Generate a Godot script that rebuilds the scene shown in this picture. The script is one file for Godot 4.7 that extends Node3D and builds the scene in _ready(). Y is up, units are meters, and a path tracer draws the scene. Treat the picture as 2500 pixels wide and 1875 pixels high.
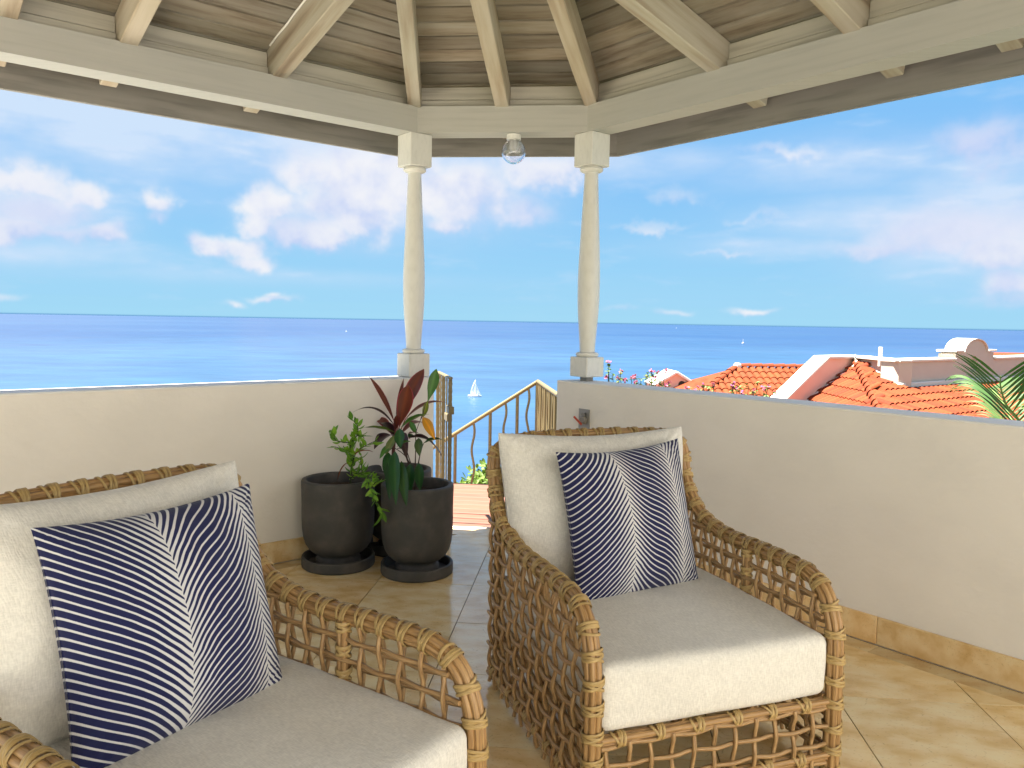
extends Node3D

# ---------------------------------------------------------------- mesh builder
class MB:
	var v := PackedVector3Array()
	var n := PackedVector3Array()
	var uv := PackedVector2Array()
	var c := PackedColorArray()
	var idx := PackedInt32Array()
	var col := Color(1, 1, 1)

	func vert(p: Vector3, nn: Vector3, t: Vector2) -> int:
		v.append(p); n.append(nn); uv.append(t); c.append(col)
		return v.size() - 1

	func tri(a: int, b: int, d: int) -> void:
		var cr := (v[b] - v[a]).cross(v[d] - v[a])
		var nn := n[a] + n[b] + n[d]
		if cr.dot(nn) > 0.0:
			idx.append(a); idx.append(d); idx.append(b)
		else:
			idx.append(a); idx.append(b); idx.append(d)

	func quad(p: Array, nn: Vector3, t: Array = []) -> void:
		var k := []
		for i in 4:
			k.append(vert(p[i], nn, t[i] if t.size() else Vector2(0, 0)))
		tri(k[0], k[1], k[2]); tri(k[0], k[2], k[3])

	func poly(p: PackedVector3Array, nn: Vector3, t: PackedVector2Array) -> void:
		var p2 := PackedVector2Array()
		var ax := nn.cross(Vector3.UP if absf(nn.y) < 0.9 else Vector3.RIGHT).normalized()
		var ay := nn.cross(ax)
		for q in p:
			p2.append(Vector2(q.dot(ax), q.dot(ay)))
		var base := v.size()
		for i in p.size():
			vert(p[i], nn, t[i])
		var tr := Geometry2D.triangulate_polygon(p2)
		for i in range(0, tr.size(), 3):
			tri(base + tr[i], base + tr[i + 1], base + tr[i + 2])

	# box with chamfered edges, length along x by habit; uv in metres (u along the longest horizontal side)
	func box(xf: Transform3D, s: Vector3, b := 0.0, uo := Vector2.ZERO) -> void:
		var h := s * 0.5
		var axes := [Vector3.RIGHT, Vector3.UP, Vector3.BACK]
		for a in 3:
			var u := (a + 1) % 3
			var w := (a + 2) % 3
			for sg in [-1.0, 1.0]:
				var q := []
				var t := []
				for e in [[-1, -1], [1, -1], [1, 1], [-1, 1]]:
					var p := Vector3.ZERO
					p[a] = sg * h[a]; p[u] = e[0] * (h[u] - b); p[w] = e[1] * (h[w] - b)
					q.append(xf * p)
					t.append(uo + _buv(p, a))
				quad(q, (xf.basis * (axes[a] * sg)).normalized(), t)
		if b <= 0.0:
			return
		for a in 3:
			var u := (a + 1) % 3
			var w := (a + 2) % 3
			for su in [-1.0, 1.0]:
				for sw in [-1.0, 1.0]:
					var q := []
					var t := []
					for e in [[-1, 0], [1, 0], [1, 1], [-1, 1]]:
						var p := Vector3.ZERO
						p[a] = e[0] * (h[a] - b)
						p[u] = su * (h[u] - (0.0 if e[1] == 0 else b))
						p[w] = sw * (h[w] - (b if e[1] == 0 else 0.0))
						q.append(xf * p)
						t.append(uo + _buv(p, u))
					quad(q, (xf.basis * (axes[u] * su + axes[w] * sw)).normalized(), t)
		for sx in [-1.0, 1.0]:
			for sy in [-1.0, 1.0]:
				for sz in [-1.0, 1.0]:
					var sv := Vector3(sx, sy, sz)
					var k := []
					for a in 3:
						var p := sv * (h - Vector3(b, b, b))
						p[a] = sv[a] * h[a]
						k.append(vert(xf * p, (xf.basis * sv).normalized(), uo))
					tri(k[0], k[1], k[2])

	func _buv(p: Vector3, a: int) -> Vector2:
		if a == 0: return Vector2(p.z, p.y)
		if a == 1: return Vector2(p.x, p.z)
		return Vector2(p.x, p.y)

	# upright prism over a plan polygon (x, z); top may slope
	func prism(pl: PackedVector2Array, y0: float, y1: float, topf = null, botf = null, uo := Vector2.ZERO) -> void:
		var tp := PackedVector3Array()
		var bt := PackedVector3Array()
		var t := PackedVector2Array()
		for q in pl:
			tp.append(Vector3(q.x, topf.call(q) if topf != null else y1, q.y))
			bt.append(Vector3(q.x, botf.call(q) if botf != null else y0, q.y))
			t.append(uo + q)
		var nt := (tp[1] - tp[0]).cross(tp[2] - tp[1]).normalized()
		if nt.y < 0: nt = -nt
		var nb := (bt[1] - bt[0]).cross(bt[2] - bt[1]).normalized()
		if nb.y > 0: nb = -nb
		poly(tp, nt, t); poly(bt, nb, t)
		var cw := Geometry2D.is_polygon_clockwise(pl)
		var run := 0.0
		for i in pl.size():
			var j := (i + 1) % pl.size()
			var e := pl[j] - pl[i]
			var nn := Vector3(e.y, 0, -e.x).normalized()
			if cw: nn = -nn
			var l := e.length()
			quad([bt[i], bt[j], tp[j], tp[i]], nn, [uo + Vector2(run, bt[i].y), uo + Vector2(run + l, bt[j].y), uo + Vector2(run + l, tp[j].y), uo + Vector2(run, tp[i].y)])
			run += l

	func tube(p: PackedVector3Array, r: Array, sides := 6, caps := true, flat := 1.0, uo := Vector2.ZERO) -> void:
		var m := p.size()
		if m < 2: return
		var t0 := (p[1] - p[0]).normalized()
		var a := t0.cross(Vector3.UP if absf(t0.y) < 0.9 else Vector3.RIGHT).normalized()
		var base := v.size()
		var run := 0.0
		for i in m:
			var t := (p[mini(i + 1, m - 1)] - p[maxi(i - 1, 0)]).normalized()
			a = (a - t * a.dot(t)).normalized()
			var b := t.cross(a)
			var rr: float = r[mini(i, r.size() - 1)]
			if i > 0: run += p[i].distance_to(p[i - 1])
			for k in sides:
				var th := TAU * k / sides
				var d := a * cos(th) + b * sin(th) * flat
				vert(p[i] + d * rr, (a * cos(th) * flat + b * sin(th)).normalized(), uo + Vector2(run, th * rr))
		for i in m - 1:
			for k in sides:
				var k2 := (k + 1) % sides
				var q := base + i * sides
				tri(q + k, q + k2, q + sides + k2); tri(q + k, q + sides + k2, q + sides + k)
		if caps:
			for e in [0, m - 1]:
				var t := (p[1] - p[0]).normalized() * -1.0 if e == 0 else (p[m - 1] - p[m - 2]).normalized()
				var cc := vert(p[e], t, uo)
				var s0 := v.size()
				for k in sides:
					vert(v[base + e * sides + k], t, uo)
				for k in sides:
					tri(cc, s0 + k, s0 + (k + 1) % sides)

	# profile: (radius, height) pairs from bottom up
	func lathe(prof: PackedVector2Array, segs: int, at := Vector3.ZERO) -> void:
		var base := v.size()
		var m := prof.size()
		var run := 0.0
		for i in m:
			var e := prof[mini(i + 1, m - 1)] - prof[maxi(i - 1, 0)]
			var nn := Vector2(e.y, -e.x).normalized()
			if i > 0: run += prof[i].distance_to(prof[i - 1])
			for k in segs + 1:
				var th := TAU * k / segs
				vert(at + Vector3(cos(th) * prof[i].x, prof[i].y, sin(th) * prof[i].x), Vector3(cos(th) * nn.x, nn.y, sin(th) * nn.x), Vector2(th * 0.2, run))
		for i in m - 1:
			for k in segs:
				var q := base + i * (segs + 1) + k
				tri(q, q + 1, q + segs + 2); tri(q, q + segs + 2, q + segs + 1)

	# a sharp-edged lathe: each pair of profile points is its own band
	func lathe_sharp(prof: PackedVector2Array, segs: int, at := Vector3.ZERO) -> void:
		for i in prof.size() - 1:
			if prof[i].distance_to(prof[i + 1]) > 1e-5:
				lathe(PackedVector2Array([prof[i], prof[i + 1]]), segs, at)

	# grid of points with smooth normals; f(i, j) -> point
	func grid(nu: int, nv: int, f: Callable, uvf = null, closed := false, colf = null) -> void:
		var base := v.size()
		var ps := PackedVector3Array()
		for j in nv + 1:
			for i in nu + 1:
				ps.append(f.call(i, j))
		for j in nv + 1:
			for i in nu + 1:
				var i0 := maxi(i - 1, 0)
				var i1 := mini(i + 1, nu)
				if closed:
					i0 = i - 1 if i > 0 else nu - 1
					i1 = i + 1 if i < nu else 1
				var du := ps[j * (nu + 1) + i1] - ps[j * (nu + 1) + i0]
				var dv := ps[mini(j + 1, nv) * (nu + 1) + i] - ps[maxi(j - 1, 0) * (nu + 1) + i]
				var nn := dv.cross(du).normalized()
				if nn == Vector3.ZERO: nn = Vector3.UP
				if colf != null: col = colf.call(i, j)
				vert(ps[j * (nu + 1) + i], nn, uvf.call(i, j) if uvf != null else Vector2(float(i) / nu, float(j) / nv))
		for j in nv:
			for i in nu:
				var q := base + j * (nu + 1) + i
				tri(q, q + 1, q + nu + 2); tri(q, q + nu + 2, q + nu + 1)

	func smooth() -> void:
		var acc := {}
		for i in range(0, idx.size(), 3):
			var fn := (v[idx[i + 2]] - v[idx[i]]).cross(v[idx[i + 1]] - v[idx[i]])
			for k in 3:
				var key := Vector3i((v[idx[i + k]] * 20000.0).round())
				acc[key] = acc.get(key, Vector3.ZERO) + fn
		for i in v.size():
			var key := Vector3i((v[i] * 20000.0).round())
			if acc.has(key) and acc[key].length() > 0.0:
				n[i] = acc[key].normalized()

	func mesh() -> ArrayMesh:
		var a := []
		a.resize(Mesh.ARRAY_MAX)
		a[Mesh.ARRAY_VERTEX] = v; a[Mesh.ARRAY_NORMAL] = n; a[Mesh.ARRAY_TEX_UV] = uv
		a[Mesh.ARRAY_COLOR] = c; a[Mesh.ARRAY_INDEX] = idx
		var m := ArrayMesh.new()
		m.add_surface_from_arrays(Mesh.PRIMITIVE_TRIANGLES, a)
		return m

# ---------------------------------------------------------------- scene helpers
var rng := RandomNumberGenerator.new()
var used := {}
var M := {}

func numbered(nm: String) -> String:
	if not used.has(nm):
		used[nm] = 0
		return nm
	used[nm] += 1
	return "%s_%03d" % [nm, used[nm]]

func thing(nm: String, label: String, cat: String, at := Vector3.ZERO, roty := 0.0, group := "") -> Node3D:
	var o := Node3D.new()
	o.name = numbered(nm)
	add_child(o)
	o.position = at
	o.rotation.y = roty
	o.set_meta("label", label)
	o.set_meta("category", cat)
	if group: o.set_meta("group", group)
	return o

func tag(o: Node, label: String, cat: String, group := "") -> void:
	o.set_meta("label", label)
	o.set_meta("category", cat)
	if group: o.set_meta("group", group)

var kid_count := {}
func part(parent: Node, nm: String, m: Mesh, mat: Material, xf := Transform3D.IDENTITY) -> MeshInstance3D:
	var o := MeshInstance3D.new()
	if parent == self:
		o.name = numbered(nm)
	else:
		var key := str(parent.get_instance_id()) + nm
		var k: int = kid_count.get(key, 0)
		kid_count[key] = k + 1
		o.name = nm if k == 0 else "%s_%03d" % [nm, k]
	o.mesh = m
	o.material_override = mat
	o.transform = xf
	parent.add_child(o, true)
	return o

func struct(nm: String, m: Mesh, mat: Material) -> MeshInstance3D:
	var o := part(self, nm, m, mat)
	o.set_meta("kind", "structure")
	return o

func lin(r: float, g: float, b: float) -> Color:
	return Color(r, g, b).linear_to_srgb()

func noise(freq: float, oct := 4, sd := 1, kind := FastNoiseLite.TYPE_SIMPLEX_SMOOTH) -> FastNoiseLite:
	var f := FastNoiseLite.new()
	f.noise_type = kind
	f.frequency = freq
	f.fractal_octaves = oct
	f.seed = sd
	return f

func ntex(f: FastNoiseLite, ramp: Array = [], size := 512, normal := false, bump := 4.0) -> NoiseTexture2D:
	var t := NoiseTexture2D.new()
	t.width = size; t.height = size
	t.seamless = true
	t.noise = f
	t.as_normal_map = normal
	t.bump_strength = bump
	if ramp.size():
		var g := Gradient.new()
		var off := PackedFloat32Array()
		var cs := PackedColorArray()
		for r in ramp:
			off.append(r[0]); cs.append(r[1])
		g.offsets = off; g.colors = cs
		t.color_ramp = g
	return t

func mat(color: Color, rough := 0.6, o := {}) -> StandardMaterial3D:
	var m := StandardMaterial3D.new()
	m.albedo_color = color
	m.roughness = rough
	for k in o:
		m.set(k, o[k])
	return m

func grey(a: float) -> Color:
	return Color(a, a, a)

# ---------------------------------------------------------------- materials
func materials() -> void:
	var fine := noise(0.03, 5, 3)
	var stucco_bump := ntex(noise(0.02, 5, 11), [], 1024)
	var blotch := ntex(noise(0.006, 4, 12), [[0.0, grey(0.955)], [0.5, grey(0.985)], [1.0, Color(1, 1, 1)]], 512)
	var tri := {"uv1_triplanar": true, "uv1_world_triplanar": true}
	M.stucco = mat(lin(0.84, 0.795, 0.735), 0.85, {"albedo_texture": blotch, "uv1_triplanar": true, "uv1_world_triplanar": true, "uv1_scale": Vector3(0.7, 0.7, 0.7), "heightmap_enabled": true, "heightmap_texture": stucco_bump, "heightmap_scale": 0.25})
	M.coping = mat(lin(0.86, 0.85, 0.83), 0.7, {"albedo_texture": blotch, "uv1_triplanar": true, "uv1_world_triplanar": true})
	var paint_n := ntex(noise(0.02, 4, 21), [[0.0, grey(0.95)], [0.45, grey(0.985)], [1.0, Color(1, 1, 1)]], 512)
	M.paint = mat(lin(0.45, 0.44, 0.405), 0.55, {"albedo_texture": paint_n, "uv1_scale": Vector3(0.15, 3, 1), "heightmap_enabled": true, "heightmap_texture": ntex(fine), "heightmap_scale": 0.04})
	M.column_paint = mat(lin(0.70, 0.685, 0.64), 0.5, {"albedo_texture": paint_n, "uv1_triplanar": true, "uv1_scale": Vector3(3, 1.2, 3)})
	# weathered limewashed boards: long streaks of bare brown under thin white
	var streak := noise(0.012, 6, 31)
	streak.fractal_gain = 0.62
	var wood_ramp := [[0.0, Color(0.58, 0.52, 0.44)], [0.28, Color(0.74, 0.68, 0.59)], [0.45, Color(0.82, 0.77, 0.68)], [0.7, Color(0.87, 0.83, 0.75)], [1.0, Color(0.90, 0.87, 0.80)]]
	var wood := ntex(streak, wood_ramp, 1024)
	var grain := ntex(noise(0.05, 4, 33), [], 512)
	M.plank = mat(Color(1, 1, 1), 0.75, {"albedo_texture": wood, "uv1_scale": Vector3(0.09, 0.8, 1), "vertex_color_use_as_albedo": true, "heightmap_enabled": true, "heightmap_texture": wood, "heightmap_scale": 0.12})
	var raft_ramp := [[0.0, Color(0.62, 0.55, 0.46)], [0.3, Color(0.76, 0.70, 0.61)], [0.55, Color(0.83, 0.79, 0.71)], [1.0, Color(0.88, 0.85, 0.79)]]
	M.rafter = mat(Color(1, 1, 1), 0.7, {"albedo_texture": ntex(noise(0.014, 6, 36), raft_ramp, 512), "uv1_scale": Vector3(0.11, 1.4, 1), "vertex_color_use_as_albedo": true, "heightmap_enabled": true, "heightmap_texture": grain, "heightmap_scale": 0.15})
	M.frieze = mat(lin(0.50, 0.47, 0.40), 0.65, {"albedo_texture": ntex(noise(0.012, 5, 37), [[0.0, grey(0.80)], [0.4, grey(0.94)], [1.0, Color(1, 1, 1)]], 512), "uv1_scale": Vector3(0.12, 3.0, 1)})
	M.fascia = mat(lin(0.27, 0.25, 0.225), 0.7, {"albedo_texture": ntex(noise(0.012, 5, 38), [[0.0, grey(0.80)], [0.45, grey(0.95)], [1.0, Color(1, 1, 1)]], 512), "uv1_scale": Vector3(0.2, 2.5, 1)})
	M.dark = mat(lin(0.05, 0.045, 0.04), 0.9)
	M.roofing = mat(lin(0.45, 0.16, 0.08), 0.8)
	# travertine
	var trav := noise(0.0075, 6, 41)
	trav.domain_warp_enabled = true
	trav.domain_warp_amplitude = 40.0
	trav.domain_warp_frequency = 0.008
	var trav_ramp := [[0.0, Color(0.86, 0.72, 0.51)], [0.3, Color(0.91, 0.80, 0.62)], [0.5, Color(0.94, 0.85, 0.69)], [0.72, Color(0.96, 0.89, 0.75)], [1.0, Color(0.97, 0.92, 0.81)]]
	var trav_t := ntex(trav, trav_ramp, 1024)
	var pits := noise(0.022, 3, 43)
	pits.fractal_type = FastNoiseLite.FRACTAL_RIDGED
	var pit_t := ntex(pits, [[0.0, Color(1, 1, 1, 0)], [0.86, Color(0.55, 0.38, 0.2, 0.0)], [0.97, Color(0.42, 0.28, 0.14, 0.5)], [1.0, Color(0.32, 0.2, 0.1, 0.7)]], 1024)
	var rough_t := ntex(noise(0.01, 4, 44), [[0.0, grey(0.6)], [1.0, Color(1, 1, 1)]], 512)
	M.tile = mat(Color(1, 0.985, 0.93), 0.17, {"albedo_texture": trav_t, "uv1_scale": Vector3(0.55, 0.9, 1), "vertex_color_use_as_albedo": true, "roughness_texture": rough_t, "detail_enabled": true, "detail_albedo": pit_t, "detail_blend_mode": BaseMaterial3D.BLEND_MODE_MIX, "metallic_specular": 0.6})
	M.main_wall = mat(lin(0.80, 0.785, 0.76), 0.85)
	M.paving = mat(lin(0.42, 0.405, 0.38), 0.8, {"albedo_texture": blotch, "uv1_triplanar": true, "uv1_world_triplanar": true})
	M.grout = mat(lin(0.16, 0.10, 0.055), 0.9)
	M.skirting = mat(Color(0.98, 0.93, 0.84), 0.55, {"albedo_texture": trav_t, "uv1_scale": Vector3(1.1, 1.1, 1), "vertex_color_use_as_albedo": true, "detail_enabled": true, "detail_albedo": pit_t})
	# rattan
	var ratt := ntex(noise(0.02, 4, 51), [[0.0, Color(0.52, 0.40, 0.255)], [0.45, Color(0.66, 0.525, 0.355)], [1.0, Color(0.77, 0.64, 0.455)]], 256)
	M.rattan = mat(Color(1, 1, 1), 0.42, {"albedo_texture": ratt, "uv1_scale": Vector3(3, 20, 1)})
	M.cane = mat(Color(0.98, 0.96, 0.92), 0.4, {"albedo_texture": ratt, "uv1_scale": Vector3(1.5, 30, 1)})
	M.binding = mat(Color(1, 1, 1), 0.5, {"albedo_texture": ntex(noise(0.03, 3, 52), [[0.0, Color(0.58, 0.47, 0.28)], [0.5, Color(0.69, 0.58, 0.37)], [1.0, Color(0.78, 0.68, 0.47)]], 256), "uv1_scale": Vector3(4, 40, 1)})
	# linen: slubby threads along v
	var tn := noise(0.5, 1, 61)
	var tl := noise(0.02, 3, 62)
	var ti := Image.create(384, 384, false, Image.FORMAT_RGB8)
	for y in 384:
		for x in 384:
			var w := tn.get_noise_2d(x * 37.0, y * 0.16) * 0.55 + tn.get_noise_2d(x * 0.22 + 900.0, y * 31.0) * 0.4 + tl.get_noise_2d(x, y) * 0.25
			ti.set_pixel(x, y, grey(clampf(0.94 + 0.075 * w, 0.0, 1.0)))
	var linen_c := ImageTexture.create_from_image(ti)
	var thread_t := linen_c
	M.linen = mat(lin(0.83, 0.805, 0.74), 0.9, {"albedo_texture": linen_c, "uv1_scale": Vector3(1.35, 1.35, 1), "heightmap_enabled": true, "heightmap_texture": thread_t, "heightmap_scale": 1.2, "rim_enabled": true, "rim": 0.25, "rim_tint": 0.6})
	# pots
	M.pot = mat(Color(1, 1, 1), 0.62, {"albedo_texture": ntex(noise(0.008, 5, 71), [[0.0, Color(0.225, 0.225, 0.225)], [0.5, Color(0.265, 0.26, 0.255)], [0.75, Color(0.30, 0.29, 0.28)], [1.0, Color(0.36, 0.34, 0.32)]], 512), "uv1_scale": Vector3(1.5, 1.5, 1), "heightmap_enabled": true, "heightmap_texture": ntex(fine, [], 256), "heightmap_scale": 0.04})
	M.soil = mat(lin(0.045, 0.03, 0.02), 1.0, {"heightmap_enabled": true, "heightmap_texture": ntex(fine, [], 256), "heightmap_scale": 2.0})
	M.leaf = mat(Color(1, 1, 1), 0.38, {"vertex_color_use_as_albedo": true, "backlight_enabled": true, "backlight": Color(0.45, 0.45, 0.4)})
	M.leaf_matte = mat(Color(1, 1, 1), 0.6, {"vertex_color_use_as_albedo": true, "backlight_enabled": true, "backlight": Color(0.6, 0.6, 0.5)})
	M.stem = mat(lin(0.06, 0.055, 0.025), 0.7, {"vertex_color_use_as_albedo": true})
	M.bark = mat(lin(0.12, 0.09, 0.06), 0.9)
	M.brass = mat(lin(0.20, 0.155, 0.075), 0.42, {"metallic": 0.25, "heightmap_enabled": true, "heightmap_texture": ntex(fine, [], 256), "heightmap_scale": 0.05, "uv1_scale": Vector3(6, 6, 6)})
	M.deck = mat(Color(1, 1, 1), 0.6, {"albedo_texture": ntex(noise(0.014, 5, 81), [[0.0, lin(0.125, 0.047, 0.028)], [0.5, lin(0.165, 0.064, 0.039)], [1.0, lin(0.205, 0.088, 0.058)]], 512), "uv1_scale": Vector3(0.4, 6, 1), "vertex_color_use_as_albedo": true})
	M.steel = mat(lin(0.35, 0.34, 0.32), 0.4, {"metallic": 0.7})
	M.grey_metal = mat(lin(0.26, 0.24, 0.21), 0.5, {"metallic": 0.4})
	M.red = mat(lin(0.5, 0.06, 0.02), 0.5)
	M.house = mat(lin(0.54, 0.485, 0.425), 0.85, {"albedo_texture": blotch, "uv1_triplanar": true, "uv1_world_triplanar": true, "uv1_scale": Vector3(0.4, 0.4, 0.4)})
	M.house_pink = mat(lin(0.78, 0.55, 0.46), 0.85, {"albedo_texture": blotch, "uv1_triplanar": true, "uv1_world_triplanar": true, "uv1_scale": Vector3(0.4, 0.4, 0.4)})
	M.house_white = mat(lin(0.70, 0.67, 0.62), 0.8, {"albedo_texture": blotch, "uv1_triplanar": true, "uv1_world_triplanar": true})
	M.rooftile = mat(Color(1, 1, 1), 0.8, {"metallic_specular": 0.25, "vertex_color_use_as_albedo": true, "albedo_texture": ntex(noise(0.02, 4, 91), [[0.0, grey(0.78)], [0.5, grey(0.94)], [1.0, Color(1, 1, 1)]], 256), "uv1_scale": Vector3(2, 2, 2)})
	M.sea = mat(Color(1, 1, 1), 0.32, {"vertex_color_use_as_albedo": true, "metallic_specular": 0.5, "uv1_triplanar": true, "uv1_world_triplanar": true, "uv1_scale": Vector3(0.0003, 0.0003, 0.0005), "heightmap_enabled": true, "heightmap_texture": ntex(noise(0.05, 5, 103), [], 1024), "heightmap_scale": 90.0, "albedo_texture": ntex(noise(0.012, 7, 101), [[0.0, lin(0.55, 0.6, 0.7)], [0.5, lin(0.78, 0.80, 0.84)], [1.0, lin(1.0, 1.0, 1.0)]], 1024)})
	M.land = mat(Color(1, 1, 1), 0.95, {"uv1_triplanar": true, "uv1_world_triplanar": true, "uv1_scale": Vector3(0.05, 0.05, 0.05), "albedo_texture": ntex(noise(0.03, 5, 111), [[0.0, lin(0.05, 0.07, 0.02)], [0.6, lin(0.08, 0.10, 0.035)], [1.0, lin(0.18, 0.14, 0.08)]], 512)})
	M.white = mat(lin(0.85, 0.85, 0.85), 0.6)
	M.glass = mat(Color(0.97, 0.98, 1.0, 0.02), 0.0, {"refraction_enabled": true, "refraction_scale": 0.05})
	M.porcelain = mat(lin(0.75, 0.73, 0.68), 0.4)

# ---------------------------------------------------------------- sky
const SKY_W := 4096
const SKY_H := 2048
# clouds: heading off the lens axis, height, half widths (degrees), weight, how grey-violet
var banks := [
	[-16.7, 8.05, 1.7, 1.1, 1.0, 0.0], [-17.4, 6.8, 1.2, 1.2, 0.95, 0.05], [-20.8, 4.66, 1.2, 0.75, 0.95, 0.05], [-18.9, 4.85, 1.7, 0.85, 0.9, 0.1], [-18.4, 3.95, 1.3, 0.55, 0.8, 0.1], [-13.5, 5.8, 1.7, 1.0, 1.0, 0.0], [-15.4, 6.0, 1.8, 1.4, 0.75, 0.75],
	[-11.4, 7.6, 3.2, 2.4, 0.95, 0.1], [-9.3, 9.8, 4.2, 2.5, 1.0, 0.05], [-13.0, 10.4, 3.6, 1.7, 0.75, 0.2], [-3.7, 9.3, 3.3, 2.4, 0.9, 0.1], [-4.6, 7.2, 1.9, 0.8, 0.75, 0.3], [0.7, 8.3, 2.5, 1.2, 0.62, 0.8], [2.2, 11.2, 4.0, 1.6, 0.75, 0.2],
	[-32.0, 8.6, 1.9, 0.8, 0.85, 0.05], [-28.8, 8.1, 1.3, 1.0, 0.9, 0.05], [-32.0, 5.2, 2.0, 0.9, 0.9, 0.05], [-26.9, 5.35, 1.2, 0.75, 0.8, 0.15], [-31.0, 6.6, 2.6, 1.6, 0.7, 0.9], [-36.5, 7.0, 3.0, 2.4, 0.9, 0.3], [-29.0, 5.2, 2.6, 0.7, 0.6, 0.7],
	[-24.0, 7.6, 0.85, 0.85, 0.8, 0.05], [-24.2, 6.6, 0.9, 0.6, 0.5, 0.8],
	[-19.8, 0.85, 0.8, 0.22, 0.62, 0.1], [-16.8, 1.30, 1.8, 0.30, 0.62, 0.1], [-16.6, 1.62, 0.6, 0.25, 0.7, 0.0], [-33.0, 1.1, 1.4, 0.3, 0.42, 0.2], [8.0, 1.0, 1.6, 0.25, 0.42, 0.2], [16.9, 1.05, 1.7, 0.25, 0.66, 0.05], [11.5, 0.9, 1.2, 0.25, 0.45, 0.2],
	[31.4, 4.7, 2.1, 1.3, 1.0, 0.05], [29.2, 6.4, 4.6, 1.8, 0.78, 0.65], [25.4, 5.5, 3.4, 0.8, 0.62, 0.6], [32.1, 2.9, 1.8, 1.0, 0.75, 0.35], [33.5, 2.0, 3.0, 0.8, 0.6, 0.8], [30.0, 11.6, 2.3, 1.7, 0.72, 0.85], [37.0, 6.0, 3.5, 3.0, 0.85, 0.4],
	[11.6, 9.1, 2.2, 0.6, 0.42, 0.1], [10.1, 7.1, 2.8, 0.32, 0.42, 0.1], [17.8, 11.9, 2.6, 0.55, 0.5, 0.1], [17.0, 7.6, 1.8, 0.35, 0.4, 0.2], [15.0, 5.3, 2.6, 0.22, 0.4, 0.3],
]
# thin veils: heading, height, half widths, weight
var veils := [[-9.0, 9.5, 9.0, 3.2, 0.75], [-10.0, 12.5, 12.0, 2.6, 0.8], [29.0, 6.3, 6.0, 2.8, 0.7], [-31.0, 7.0, 5.0, 2.6, 0.55], [-27.0, 13.0, 13.0, 4.0, 0.85], [-36.0, 10.0, 7.0, 4.0, 0.6], [-20.0, 10.0, 8.0, 2.0, 0.35], [-31.0, 3.8, 7.0, 1.0, 0.45], [-20.0, 2.8, 14.0, 0.6, 0.25], [8.0, 11.2, 8.0, 1.2, 0.5], [22.0, 10.6, 8.0, 1.6, 0.5], [24.0, 7.2, 7.0, 1.6, 0.5], [30.0, 8.8, 5.0, 2.2, 0.55], [20.0, 5.4, 9.0, 0.8, 0.35]]
var na: FastNoiseLite
var nb: FastNoiseLite
var nc: FastNoiseLite

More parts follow.
